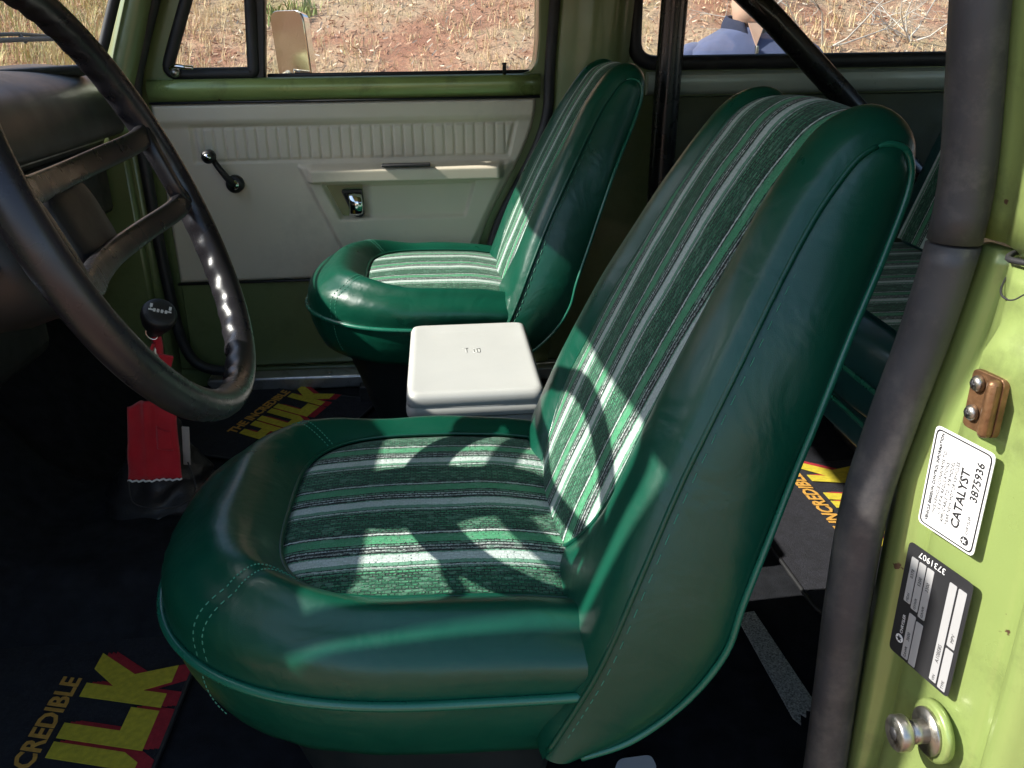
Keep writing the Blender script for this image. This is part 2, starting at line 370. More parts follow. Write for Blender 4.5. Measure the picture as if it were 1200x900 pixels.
tag(tufts('dry_grass', spots, STRAW, tone), 'straw coloured dry grass tufts covering the reddish bank', 'grass', kind='stuff')
# leaf litter and twigs lying on the bank
vs, fs, tn = [], [], []
for k in range(16000):
    x = random.uniform(-6, 7); y = random.uniform(5.0, 10.5); z = hill(x, y)+.012; a = random.uniform(0, 6.28); L = random.uniform(.015, .055); wv = random.uniform(.0015, .004)
    dx, dy = math.cos(a)*L, math.sin(a)*L; px, py = -math.sin(a)*wv, math.cos(a)*wv; i = len(vs); t1 = random.uniform(-.02, .04)
    vs += [(x-px, y-py, z), (x+px, y+py, z+.012), (x+dx+px, y+dy+py, hill(x+dx, y+dy)+.02+t1), (x+dx-px, y+dy-py, hill(x+dx, y+dy)+.01+t1)]; fs.append((i, i+1, i+2, i+3)); tn += [random.random()]*4
LITTER = blade_cols('leaf_litter', [(0, (.24, .11, .07)), (.4, (.46, .24, .15)), (.7, (.56, .38, .25)), (1, (.62, .52, .42))])
o = obj('leaf_litter', vs, fs, LITTER, smooth=False); o.data.attributes.new('tone', 'FLOAT', 'POINT').data.foreach_set('value', tn)
tag(o, 'brown leaf litter scattered over the reddish bank', 'leaf litter', kind='stuff')

# dead shrubs with bleached twigs on the bank behind the rear window
TWIG = pbr('bleached_twig', (.50, .45, .40), .8, var=.2, vscale=20)
TWIGD = pbr('grey_scrub', (.24, .23, .19), .85, var=.4, vscale=20)
def dead_shrub(name, x, y, h, n, lab, mat, spread=1.0, rad=.010, seed=1):
    rnd = random.Random(seed); e = empty(name, (x, y, hill(x, y)-.02)); vs_, fs_ = [], []
    def limb(p, d, L, r, lev):
        pts = [p]; q = p.copy(); dd = d.copy()
        for k in range(4):
            dd = (dd+Vector((rnd.gauss(0, .22), rnd.gauss(0, .22), rnd.gauss(0.0, .14)))).normalized(); q = q+dd*L/4; pts.append(q.copy())
            if lev < 3 and (k > 0 or lev > 0) and rnd.random() < .85:
                limb(q, (dd+Vector((rnd.gauss(0, .7), rnd.gauss(0, .7), rnd.gauss(.05, .4)))).normalized(), L*rnd.uniform(.4, .7), r*.55, lev+1)
        i0 = len(vs_); S_ = 4
        for k, c in enumerate(pts):
            rr = r*(1-.7*k/4); t = (pts[min(4, k+1)]-pts[max(0, k-1)]).normalized(); a = t.orthogonal().normalized(); b = t.cross(a)
            vs_.extend(c+(a*math.cos(s*6.283/S_)+b*math.sin(s*6.283/S_))*rr for s in range(S_))
        for k in range(4):
            for s in range(S_):
                fs_.append((i0+k*S_+s, i0+k*S_+(s+1) % S_, i0+(k+1)*S_+(s+1) % S_, i0+(k+1)*S_+s))
    for k in range(n):
        a = rnd.uniform(0, 6.283)
        limb(Vector((rnd.gauss(0, .04), rnd.gauss(0, .04), 0)), Vector((math.cos(a)*spread, math.sin(a)*spread, rnd.uniform(.4, 1))).normalized(), h*rnd.uniform(.6, 1), rad, 0)
    obj('branch', vs_, fs_, mat, e); return tag(e, lab, 'shrub')
dead_shrub('dead_shrub', 3.35, 7.7, .75, 7, 'bleached bare dead shrub on the bank beyond the rear side window', TWIG, 1.1, .011, 4)
dead_shrub('dead_shrub', 4.25, 7.9, .8, 7, 'pale leafless shrub on the bank nearest the door pillar', TWIG, 1.2, .010, 9)
dead_shrub('scrub_bush', 2.85, 8.7, .40, 16, 'low grey scrub bush above the shoulder of the person', TWIGD, 1.0, .007, 12)
dead_shrub('fallen_branch', 1.15, 8.6, .5, 2, 'pale dead branch on the bank at the upper corner of the door window', TWIG, .8, .010, 21)
# green weeds seen through the passenger glass
WEED = blade_cols('green_weed', [(0, (.12, .17, .04)), (1, (.30, .33, .09))])
for (x, y, lab) in ((-2.35, 7.3, 'small green weed on the bank seen low in the vent window'), (1.15, 7.25, 'yellow green weed on the bank near the lock knob'), (-.55, 7.1, 'green weed low on the bank right of the door mirror'), (-1.3, 8.9, 'bright green weed near the top of the bank above the mirror')):
    tag(tufts('weed', [(x+random.gauss(0, .1), y+random.gauss(0, .1), random.uniform(.08, .18), 7) for k in range(26)], WEED, lambda a, b: random.random(), wid=.010), lab, 'weed', 'green weeds on the bank')
STONE = pbr('pale_stone', (.55, .46, .36), .85, var=.2, vscale=15, bump=.6, bscale=40)
def stone(x, y, r, lab):
    bm = bmesh.new(); bmesh.ops.create_icosphere(bm, subdivisions=2, radius=r)
    for v in bm.verts: v.co *= 1+.3*noise.noise(v.co*(1.3/r)+Vector((x, y, 0))); v.co.z *= .7
    me = bpy.data.meshes.new('stone'); bm.to_mesh(me); bm.free(); me.materials.append(STONE)
    o = bpy.data.objects.new('stone', me); COL.objects.link(o); o.location = (x, y, hill(x, y)+r*.3); tag(o, lab, 'stone', 'pale stones on the bank')
stone(-.93, 7.35, .07, 'larger of two pale stones on the bank behind the passenger window')
stone(-.72, 7.36, .045, 'smaller of two pale stones on the bank behind the passenger window')

# ================================================================== TRUCK
T = tag(empty('utility_truck', (.3, 1.31, 0)), 'lime green utility truck whose open cab frames the seats', 'truck')
T.location = (0, 0, 0)
# --- floor with tunnel and toe board
def floor_z(x, y):
    tun = .085*smooth01(.24, .15, abs(y-1.31))*smooth01(.35, -.35, x)
    toe = .34*smooth01(-.66, -1.02, x)
    return tun+toe
rows = [[(x, y, floor_z(x, y)+.003*noise.noise((x*9, y*9, 0))) for y in [.50+i*1.62/54 for i in range(55)]] for x in [-1.0+i*.04 for i in range(75)]]
o = fixn(grid('carpet', rows, CARPET, T))
box('floor_pan', (.45, 1.31, -.05), (2.9, 1.70, .06), PAINT_SHADE, T, .005)
# driver side sill
box('door_sill', (-.2, .44, -.03), (1.02, .12, .10), PAINT, T, .015)
box('rocker', (-.25, 2.19, -.03), (1.1, .11, .142), PAINT_SHADE, T, .01)
box('sill_plate', (-.16, 2.085, .022), (.90, .06, .036), ALU, T, .006)
for x in (-.55, -.303, .1): tube('screw', [(x, 2.075, .040), (x, 2.075, .0425)], .006, STEEL, T, 10)
# --- firewall, cowl, bonnet
box('firewall', (-1.03, 1.31, .36), (.05, 1.66, .80), PAINT_SHADE, T, .01)
box('bonnet', (-1.75, 1.31, .56), (1.35, 1.70, .10), PAINT, T, .04, seg=4)
# --- roof
def roof_z(x, y): return 1.165+.03*(1-((y-1.31)/.86)**2)
rows = [[(x, y, roof_z(x, y)) for y in [.44+i*1.74/24 for i in range(25)]] for x in [-.58+i*.1 for i in range(26)]]
o = grid('roof', rows, PAINT, T); sm = o.modifiers.new('s', 'SOLIDIFY'); sm.thickness = .045; sm.offset = 1
# windshield header bar, slightly bowed forward at the centre
def ws(y, z):      # windshield surface: x as a function of y, z
    k = 1-((y-1.31)/.76)**2; f = (z-.78)/(1.14-.78)
    return -.735-.155*k*(1-f)-.05*k*f+.16*f
rows = []
for i in range(25):
    y = .53+i*1.56/24; x = ws(y, 1.14); rows.append([Vector((x-.02, y, 1.20)), Vector((x-.03, y, 1.17)), Vector((x, y, 1.14)), Vector((x+.03, y, 1.137)), Vector((x+.06, y, 1.15)), Vector((x+.06, y, 1.20))])
fixn(grid('windshield_header', rows, PAINT_SHADE, T, closed_u=True, cap=True))
# windshield glass + black gasket
rows = [[Vector((ws(y, z), y, z)) for y in [.56+i*1.50/30 for i in range(31)]] for z in [.78+i*.36/8 for i in range(9)]]
grid('windshield', rows, WSGLASS, T)
per = [(.565, .785), (1.31, .785), (2.055, .785), (2.055, .91), (2.05, 1.035), (1.31, 1.035), (.57, 1.035), (.565, .91)]
pp = [Vector((ws(y, z)+.006, y, z)) for (y, z) in rounded([(.562, .782), (2.056, .782), (2.045, 1.145), (.575, 1.145)], .05, 6)]
pp2 = []
for i in range(len(pp)):
    a, b = pp[i], pp[(i+1) % len(pp)]; k = max(1, int((b-a).length/.05))
    for j in range(k):
        q = a.lerp(b, j/k); q.x = ws(q.y, q.z)+.006; pp2.append(q)
tube('windshield_gasket', pp2, .012, RUBBER, T, 8, True)
# --- A pillars, both sides
def apillar(sgn, yin, yout):
    # section lofted up the pillar: far pillar leans back
    rows = []
    for i in range(14):
        t = i/13; z = lerp(.62, 1.18, t); c = Vector((lerp(-.735, -.565, max(0, (z-.70)/.43)) if z > .70 else -.735, 0, z))
        wdt = lerp(.060, .046, t)
        pts = [(-.03, yin+sgn*.03), (-.005, yin), (wdt*.45, yin-sgn*.004), (wdt*.75, yin+sgn*.012), (wdt*.8, yin+sgn*.045), (wdt*.72, yout-sgn*.01), (wdt*.4, yout), (-.05, yout-sgn*.01)]
        rows.append([c+Vector((p[0], p[1], 0)) for p in pts])
    fixn(grid('windshield_pillar', rows, PAINT_SHADE if sgn > 0 else PAINT, T, closed_u=True, cap=True))
apillar(1, 2.062, 2.22); apillar(-1, .545, .380)
# hinge pillars below the belt, kick panels
box('hinge_pillar', (-.785, 2.16, .35), (.184, .14, .70), PAINT_SHADE, T, .012)
box('hinge_pillar', (-.785, .455, .37), (.17, .10, .74), PAINT, T, .012)
box('kick_panel', (-.86, 2.085, .31), (.30, .03, .58), PAINT_SHADE, T, .01)
box('front_fender', (-1.7, 2.17, .20), (1.5, .16, .72), PAINT, T, .04, seg=4)
box('front_fender', (-1.7, .45, .20), (1.5, .16, .72), PAINT, T, .04, seg=4)
# --- far rear quarter with side window
win = rounded([(.468, .775), (1.62, .775), (1.62, 1.0), (.468, 1.0)], .055, 6)
outer = [(.275, .70), (.285, 1.18), (1.88, 1.18), (1.88, -.02), (.02, -.02), (.14, .33), (.225, .53)]
prism('rear_quarter', outer, [win], xz(2.125), xz(2.24), PAINT_SHADE, T, .006)
# inner trim: pressed ledge below the glass and the dark lower trim
def sweepx(name, prof, x0, x1, mat, parent, n=2):
    rows = [[Vector((lerp(x0, x1, i/(n-1)), p[0], p[1])) for p in prof] for i in range(n)]
    return fixn(grid(name, rows, mat, parent, closed_u=True, cap=True, sharp=45))
GREYGREEN = pbr('grey_green_metal', (.42, .47, .39), .35, metal=.05, coat=.3, var=.08)
sweepx('window_ledge', [(2.128, .756), (2.108, .754), (2.098, .748), (2.095, .735), (2.097, .715), (2.11, .704), (2.128, .702)], .50, 1.86, GREYGREEN, T)
DARKTRIM = pbr('dark_olive_trim', (.055, .065, .028), .6, var=.2, bump=.2, bscale=500)
sweepx('lower_trim', [(2.128, .700), (2.105, .697), (2.09, .66), (2.085, .45), (2.02, .42), (2.02, .02), (2.128, .02)], .52, 1.86, DARKTRIM, T)
gk = [Vector((p[0], 2.122, p[1])) for p in win]
tube('window_gasket', gk, .017, RUBBER, T, 8, True)
prism('side_glass', rounded([(.475, .782), (1.613, .782), (1.613, .993), (.475, .993)], .05, 5), [], xz(2.15), xz(2.154), GLASS, T)
# far B pillar: stamped inner post and the black door seal running down it
def fpost(z):      # rear edge of the far door opening
    return .262+.02*smooth01(.7, 1.05, z)-.15*smooth01(.70, .30, z) if z > .30 else .112-.04*(.3-z)/.3
rows = []
for i in range(26):
    z = lerp(.02, 1.18, i/25); x = fpost(z)
    rows.append([Vector((x+.006, 2.236, z)), Vector((x+.006, 2.118, z)), Vector((x+.03, 2.10, z)), Vector((x+.075, 2.085, z)), Vector((x+.13, 2.082, z)), Vector((x+.185, 2.10, z)), Vector((x+.195, 2.14, z))])
fixn(grid('door_post', rows, PAINT_SHADE, T, closed_u=True, cap=True))
tube('door_seal', [(fpost(z)+.004, 2.112, z) for z in [.06+i*.03 for i in range(34)]], .013, RUBBER, T, 8)
# front edge and foot of the far door seal
tube('door_seal', catmull([(-.545, 2.105, 1.08), (-.602, 2.105, .93), (-.648, 2.105, .82), (-.678, 2.10, .72), (-.682, 2.095, .55), (-.676, 2.090, .30), (-.660, 2.085, .13), (-.61, 2.08, .065), (-.50, 2.078, .055)], 40), .014, RUBBER, T, 8)
# --- rear end, near rear quarter
prism('tailgate', [(.42, -.02), (2.2, -.02), (2.2, 1.18), (.42, 1.18)], [rounded([(.62, .75), (2.0, .75), (2.0, 1.02), (.62, 1.02)], .05)], lambda p: Vector((1.84, p[0], p[1])), lambda p: Vector((1.90, p[0], p[1])), PAINT_SHADE, T, .006)
prism('rear_quarter', [(.375, .02), (.375, 1.18), (1.86, 1.18), (1.86, .02)], [rounded([(.55, .76), (1.62, .76), (1.62, 1.0), (.55, 1.0)], .05)], xz(.365), xz(.50), PAINT, T, .006)
prism('side_glass', rounded([(.555, .765), (1.615, .765), (1.615, .995), (.555, .995)], .05, 5), [], xz(.43), xz(.434), GLASS, T)

SEALX = [(-.12, .290), (.10, .291), (.30, .290), (.44, .286), (.53, .287), (.60, .297), (.67, .310), (.745, .318), (.82, .311), (.88, .304), (1.0, .301), (1.3, .300)]
_sx = [(v.x, v.y) for v in catmull([(a, b, 0) for a, b in SEALX], 160)]
def seal_x(z):
    for (z0, x0), (z1, x1) in zip(_sx, _sx[1:]):
        if z0 <= z <= z1: return lerp(x0, x1, (z-z0)/(z1-z0+1e-9))
    return .30
# --- driver side latch pillar: pressed jamb swept upward
def jamb_x(y): return .312+(.50-y)*.26
def jx(z): return .012*smooth01(.80, .55, z)*0-.0*z
prof_lo = [(.395, .545), (.345, .54), (.322, .525), (.316, .508), (.318, .497), (.3255, .4905), (.3275, .484), (.3265, .4785), (.3235, .473), (.3265, .452), (.332, .424), (.3365, .408), (.3395, .402), (.3395, .396), (.333, .390), (.332, .385), (.336, .377), (.348, .368), (.372, .362), (.395, .362)]
rows = []
zs = [-.08+i*.01 for i in range(81)]
for z in zs:
    row = []
    for k, (x, y) in enumerate(prof_lo):
        X = x; Yv = y
        # the inner pressing flares toward the sill at the foot
        if 3 < k < 15:
            X -= .035*smooth01(.40, .10, z)*(1-abs(k-9)/6)
        # round boss pressed in above the buffer
        d = math.hypot((y-.436), (z-.664))
        if 7 < k < 15: X -= .0045*smooth01(.024, .016, d)-.003*smooth01(.010, .004, d)
        X += .0009*noise.noise((y*22, z*9, 4))+max(0, seal_x(z)-.290)*smooth01(.455, .49, y)
        row.append(Vector((X, Yv, z)))
    rows.append(row)
# refine across for the boss
def refine(row, k=3):
    out = []
    for a, b in zip(row, row[1:]): out += [a.lerp(b, i/k) for i in range(k)]
    return out+[row[-1]]
rows = [refine(r, 3) for r in rows]
for r, z in zip(rows, zs):
    for p in r:
        d = math.hypot(p.y-.440, z-.668)
        if p.x < .345 and p.y < .475: p.x -= .004*smooth01(.022, .015, d)-.0032*smooth01(.009, .004, d)
fixn(grid('latch_pillar', rows, PAINT, T, closed_u=True, cap=True))
# upper door frame post, joined over the lower pressing with a visible gap
rows = []
for i in range(24):
    z = lerp(.726, 1.18, i/23); f = .010*smooth01(.76, .726, z)
    pts = [(.395, .545), (.345, .54), (.320, .522), (.314, .505), (.318, .49), (.322, .47), (.326, .44), (.331, .41), (.336, .388), (.350, .368), (.372, .358), (.395, .358)]
    rows.append([Vector((p[0]-.004+f*.3+max(0, seal_x(z)-.290)*smooth01(.44, .49, p[1]), p[1], z)) for p in pts])
fixn(grid('window_post', [refine(r, 3) for r in rows], PAINT, T, closed_u=True, cap=True))
# belt seam: dark gap filler between the two pressings, and the wavy overlap edge below it
def jprof(y):
    pts = sorted((b, a) for a, b in prof_lo[4:19])
    for (y0, x0), (y1, x1) in zip(pts, pts[1:]):
        if y0 <= y <= y1: return lerp(x0, x1, (y-y0)/(y1-y0+1e-9))+max(0, seal_x(.72)-.290)*smooth01(.455, .49, y)+.0005
    return .33
tube('panel_gap', [(jprof(y)+.0002, y, .7245+.001*math.sin(y*90)) for y in [.49-.004*i for i in range(30)]], .0019, RUBBER, T, 6)
wav = [(.488, .716), (.478, .712), (.466, .706), (.455, .702), (.448, .703), (.440, .709), (.430, .711), (.410, .708), (.392, .706), (.376, .706)]
tube('overlap_edge', [(jprof(v.x)+.0001, v.x, v.y) for v in catmull([(a, b, 0) for a, b in wav], 50)], .0007, RUBBER, T, 6)
# big grey door weatherstrip, in an upper and a lower length
def weatherstrip(z0, z1, n):
    rows = []
    for i in range(n):
        z = lerp(z0, z1, i/(n-1)); x = seal_x(z); wob = .0012*noise.noise((z*16, 2, 0))
        q = [(.002, .528), (-.006, .520), (-.008, .511), (-.006, .503), (-.001, .4975), (.006, .494), (.013, .4935), (.018, .497), (.022, .503), (.028, .512), (.024, .53)]
        rows.append([Vector((x+a+wob, b+wob, z)) for a, b in q])
    return fixn(grid('door_weatherstrip', rows, SEALGREY, T, closed_u=True, cap=True))
weatherstrip(-.05, .7215, 60); weatherstrip(.7235, 1.16, 26)
# door buffer: rusty folded bracket with two screws
def jp(y, z, off=.0): return Vector((jamb_x(y)-.004-off, y, z))
bk = empty('door_buffer'); bk.parent = T
b1 = prism('bracket', rounded([(.452, .660), (.430, .660), (.430, .622), (.452, .622)], .004, 3), [], lambda p: jp(p[0], p[1], .002), lambda p: jp(p[0], p[1], .006), RUST, bk, .0012)
box('fold', jp(.433, .641, .009), (.008, .007, .037), RUST, bk, .003)
for z in (.652, .633):
    tube('screw', [jp(.446, z, .006), jp(.446, z, .0085), jp(.446, z, .010)], lambda t: .0052*(1-.35*t*t), STEEL, bk, 12)
    box('screw_slot', jp(.446, z, .0101), (.0012, .0048, .0010), INK, bk, 0)
    box('screw_slot', jp(.446, z, .0103), (.0012, .0010, .0048), INK, bk, 0)
# striker stud: washer, post, head
st = empty('door_striker'); st.parent = T
sy, sz = .430, .397; nx = Vector((-1, .0, 0))
base = jp(sy, sz, -.002)
tube('washer', [base, base+nx*.005, base+nx*.006], lambda t: .0215 if t < .7 else .0195, PAINT, st, 28)
tube('inner_washer', [base+nx*.006, base+nx*.009], .0165, STEEL, st, 24)
tube('stud', [base+nx*.009, base+nx*.022], .0082, STEEL, st, 20)
tube('stud_head', [base+nx*.022, base+nx*.0235, base+nx*.030, base+nx*.0315], lambda t: .0125 if .2 < t < .9 else .0112, STEEL, st, 24)
tube('star_socket', [base+nx*.0314, base+nx*.0319], .005, INK, st, 6)
# --- driver door, swung wide open on its hinges
dd = empty('driver_door', (-.70, .395, 0), R(-107)); dd.parent = T
dout = [(0, .045), (.90, .045), (.95, .30), (.99, .72), (.985, 1.075), (.16, 1.075), (.06, .83), (.0, .72)]
prism('door_shell', dout, [rounded([(.075, .756), (.93, .756), (.93, 1.03), (.17, 1.03)], .04, 5)], xz(-.05), xz(.05), PAINT, dd, .006)
prism('door_glass', rounded([(.08, .75), (.925, .75), (.925, 1.025), (.175, 1.025)], .03, 4), [], xz(-.004), xz(.0), GLASS, dd)
prism('trim_panel', rounded([(.03, .28), (.93, .28), (.955, .70), (.03, .70)], .02, 4), [], xz(-.052), xz(-.068), BEIGE, dd, .004)
prism('armrest', rounded([(.30, .515), (.80, .515), (.80, .56), (.30, .56)], .02, 4), [], xz(-.066), xz(-.11), BEIGE, dd, .008)
# --- stickers on the jamb
def jmat(y, z, off, ang=0):
    """matrix: text +X runs up the pillar, +Y toward the cabin, lying on the jamb surface"""
    t = Vector((-.26, 1, 0)).normalized(); nrm = Vector((-1, -.26, 0)).normalized()
    up_ = Vector((0, 0, 1)); a = up_; b = t
    m = Matrix((a, b, a.cross(b))).transposed()
    if ang: m = m @ Matrix.Rotation(ang, 3, 'Z')
    m = m.to_4x4(); m.translation = jp(y, z, off); return m
def sticker(name, c, hw, hh, mat, off, label, rad=.004):
    o = prism(name, rounded([(-hw, -hh), (hw, -hh), (hw, hh), (-hw, hh)], rad, 3), [], lambda p: jmat(*c, off) @ Vector((p[0], p[1], 0)), lambda p: jmat(*c, off) @ Vector((p[0], p[1], .0006)), mat, T)
    o['label'] = label; return o
L1 = (.450, .577)
s1 = sticker('sticker', L1, .036, .0232, PAPER, .0030, 'white certification sticker with black lettering')
def onst(c, u, v, lift=.0009, ang=0):
    m = jmat(*c, .0030) ; return m @ Matrix.Translation((u, v, lift)) @ Matrix.Rotation(ang, 4, 'Z')
prism('border', rounded([(-.0345, -.0217), (.0345, -.0217), (.0345, .0217), (-.0345, .0217)], .004, 3), [rounded([(-.0337, -.0209), (.0337, -.0209), (.0337, .0209), (-.0337, .0209)], .0036, 3)], lambda p: onst(L1, 0, 0, .0008) @ Vector((p[0], p[1], 0)), lambda p: onst(L1, 0, 0, .0011) @ Vector((p[0], p[1], 0)), INK, s1)
for body, size, u, v, bd in (('VEHICLE EMISSION CONTROL INFORMATION', .0031, -.031, .0155, .00008), ('THIS VEHICLE CONFORMS TO', .0034, -.024, .0110, 0), ('U.S. E.P.A. REGULATIONS', .0034, -.022, .0073, 0), ('APPLICABLE TO 1978 MODEL', .0034, -.026, .0036, 0), ('YEAR NEW MOTOR VEHICLES', .0034, -.026, -.0001, 0), ('CATALYST', .0088, -.0245, -.0085, .00018), ('3875936', .0078, -.0005, -.0175, .00012)):
    text_mesh('lettering', body, size, INK, s1, onst(L1, u, v), .00005, bold=bd)
def star_badge(c, u, v, r, fg, bg_, parent):
    m = onst(c, u, v, .0010)
    pts = [(r*math.cos(k*.2618*2), r*math.sin(k*.2618*2)) for k in range(12)]
    prism('emblem', pts, [], lambda p: m @ Vector((p[0], p[1], 0)), lambda p: m @ Vector((p[0], p[1], .0002)), fg, parent)
    sp = [(r*.8*math.cos(R(90+36*k))*(1 if k % 2 == 0 else .38), r*.8*math.sin(R(90+36*k))*(1 if k % 2 == 0 else .38)) for k in range(10)]
    prism('emblem_star', sp, [], lambda p: m @ Vector((p[0], p[1], .0004)), lambda p: m @ Vector((p[0], p[1], .0006)), bg_, parent)
star_badge(L1, -.0285, -.0150, .0030, INK, PAPER, s1)
text_mesh('lettering', 'CHRYSLER', .0028, INK, s1, onst(L1, -.024, -.0160), .00005)
L2 = (.449, .478)
s2 = sticker('sticker', L2, .0455, .0275, INK, .0030, 'black certification sticker with pale data boxes')
GREYPRINT = pbr('grey_print', (.50, .50, .50), .35, metal=.3, var=.06)
def cell(u0, u1, v0, v1):
    prism('data_box', rounded([(u0, v0), (u1, v0), (u1, v1), (u0, v1)], .0008, 2), [], lambda p: onst(L2, 0, 0, .0008) @ Vector((p[0], p[1], 0)), lambda p: onst(L2, 0, 0, .0011) @ Vector((p[0], p[1], 0)), GREYPRINT, s2)
for (u0, u1, v0, v1) in ((.000, .036, .0165, .0225), (-.002, .036, .0095, .0155), (-.004, .036, .0025, .0085), (-.043, -.006, .0095, .0155), (-.044, -.008, .0025, .0085), (-.042, .037, -.0165, -.0105), (-.043, -.010, -.0245, -.0180), (-.008, .037, -.0245, -.0180)): cell(u0, u1, v0, v1)
text_mesh('lettering', '3731907', .0066, PAPER, s2, onst(L2, .0433, -.006, .0012, R(90)), .00005)
for body, size, u, v in (('MDH', .0030, .001, .0183), ('GVWR', .0030, -.001, .0113), ('5200', .0036, .018, .0111), ('GAWR', .0030, -.003, .0043), ('3300', .0036, .018, .0041), ('GAWR', .0030, -.042, .0113), ('3600', .0036, -.028, .0111), ('VIN', .0030, -.041, -.0148), ('A10BE8S', .0040, -.026, -.0150), ('TYPE', .0030, -.042, -.0228), ('MPV', .0036, -.004, -.0228), ('0378', .0036, .020, .0182)):
    text_mesh('lettering', body, size, INK, s2, onst(L2, u, v, .0012), .00005)
star_badge(L2, -.031, .0195, .0034, PAPER, INK, s2)
text_mesh('lettering', 'CHRYSLER', .0034, PAPER, s2, onst(L2, -.0265, .0180, .0010), .00005)

# --- dashboard
dash = empty('dashboard'); dash.parent = T
prof = [(-.99, .50), (-.99, .775), (-.93, .792), (-.86, .795), (-.80, .788), (-.755, .770), (-.725, .742), (-.708, .705), (-.700, .668), (-.703, .652), (-.715, .645), (-.745, .642), (-.76, .60), (-.77, .50)]
prof = prof[:2]+[tuple(v)[:2] for v in catmull([(a, b, 0) for a, b in prof[2:12]], 40)]+prof[12:]
def dash_rows(y0, y1, n):
    rows = []
    for i in range(n):
        t = i/(n-1); y = lerp(y0, y1, t)
        rows.append([Vector((a, y, b)) for a, b in prof])
    return rows
fixn(grid('dash_pad', dash_rows(.56, 2.055, 12), DASHP, dash, closed_u=True, cap=True, sharp=45))
# lower instrument panel face, recessed below the pad, glovebox lid with seam
BLACKM = pbr('black_metal', (.02, .02, .021), .5, var=.3, dirt=((.05, .05, .045), 9, .5, .8))
box('lower_panel', (-.775, 1.31, .56), (.05, 1.48, .17), BLACKM, dash, .012)
gb = box('glovebox_lid', (-.746, 1.76, .562), (.012, .40, .125), BLACKM, dash, .005)
tube('glovebox_latch', [(-.742, 1.76, .60), (-.730, 1.76, .60)], .011, CHROME, gb, 14)
box('trim_strip', (-.7475, 1.80, .636), (.006, .50, .006), ALU, dash, .002)
# defroster outlet let into the pad
tube('defroster_vent', [Vector((-.865+.0*i, 1.74+i*.012, .7965)) for i in range(12)], lambda t: .011*math.sqrt(max(.05, 1-(2*t-1)**2)), INK, dash, 10, flat=.35, upv=(0, 0, 1))
# instrument hood in front of the driver
rows = []
for i in range(15):
    t = i/14; y = lerp(.535, 1.26, t); e = 1-abs(2*t-1)**8
    hz = .735+.085*e; rear = -.60-.03*(1-e)
    rows.append([Vector((-.90, y, hz-.02)), Vector((-.75, y, hz)), Vector((rear-.02, y, hz-.008)), Vector((rear, y, hz-.022)), Vector((rear-.008, y, hz-.035)), Vector((rear-.03, y, .62)), Vector((rear-.015, y, .575)), Vector((-.70, y, .50)), Vector((-.80, y, .50))])
fixn(grid('instrument_hood', rows, BLACKP, dash, closed_u=True, cap=True, sharp=50))
# recessed dials
for y in (.74, .90, 1.06):
    c = Vector((-.612, y, .685)); tube('dial', [c, c+Vector((.004, 0, 0))], .060, INK, dash, 24)
    prism('dial_ring', [(.062*math.cos(a*.2618), .062*math.sin(a*.2618)) for a in range(24)], [[(.056*math.cos(a*.2618), .056*math.sin(a*.2618)) for a in range(24)]], lambda p, c=c: c+Vector((.003, p[0], p[1])), lambda p, c=c: c+Vector((.008, p[0], p[1])), STEEL, dash)
# parcel area below the dash: heater box and harness
box('heater_box', (-.86, 1.45, .42), (.22, .34, .26), BLACKM, T, .03, seg=3)
tube('heater_duct', catmull([(-.80, 1.56, .46), (-.74, 1.66, .40), (-.76, 1.80, .34), (-.86, 1.90, .30)], 20), .035, RUBBER, T, 12)
tube('wiring', catmull([(-.74, 1.20, .49), (-.70, 1.35, .43), (-.72, 1.5, .46), (-.74, 1.7, .45), (-.75, 1.95, .48)], 24), .006, RUBBER, T, 6)
# pedals
for y, wd in ((.86, .07), (.66, .05)):
    pe = empty('pedal'); pe.parent = T
    tube('pedal_arm', [(-.86, y, .45), (-.80, y, .30), (-.78, y, .20)], .008, BLACKM, pe, 8)
    box('pedal_pad', (-.775, y, .17), (.02, wd, .075), RUBBER, pe, .006, (0, R(-35), 0))
# wiper parked across the screen
wp = empty('windshield_wiper'); wp.parent = T
wpt = [Vector((ws(y, .835)-.012, y, .835+.010*math.sin((y-1.5)*3.6))) for y in [1.50+i*.04 for i in range(14)]]
tube('wiper_blade', wpt, .0045, RUBBER, wp, 6)
tube('wiper_arm', [p+Vector((-.012, 0, .010)) for p in wpt[:10]]+[wpt[12]+Vector((-.005, 0, .002))], .0035, BLACKM, wp, 6)
for k in (3, 6, 9, 12): tube('wiper_claw', [wpt[k]+Vector((-.010, 0, .008)), wpt[k]+Vector((0, 0, -.006))], .004, BLACKM, wp, 6)

# ================================================================== PASSENGER DOOR
D = tag(empty('passenger_door', (-.2, 2.12, .03)), 'far cab door with beige moulded trim panel and green window frame', 'door')
D.location = (0, 0, 0)
def drear(z): return fpost(z)+.001
out_d = [(-.692, .045)]+[(drear(z), z) for z in [.045+i*.035 for i in range(28)]]+[(.28, 1.14), (-.53, 1.14), (-.605, .93), (-.650, .83), (-.688, .72), (-.692, .60)]
gl_hole = rounded([(-.632, .756), (.236, .756), (.244, .83), (.246, .985), (-.525, .985)], [.05, .06, .0, .06, .05], 6)
prism('door_shell', out_d, [gl_hole], xz(2.135), xz(2.235), PAINT_SHADE, D, .004)
# belt rail: rolled green metal under the glass
fixn(grid('belt_rail', [[Vector((x, p[0], p[1])) for p in [(2.14, .755), (2.122, .7555), (2.112, .750), (2.108, .738), (2.110, .722), (2.118, .708), (2.14, .704)]] for x in [lerp(-.655, .246, i/12) for i in range(13)]], PAINT, D, closed_u=True, cap=True))
box('belt_gap', (-.205, 2.121, .7045), (.90, .02, .004), INK, D, 0)
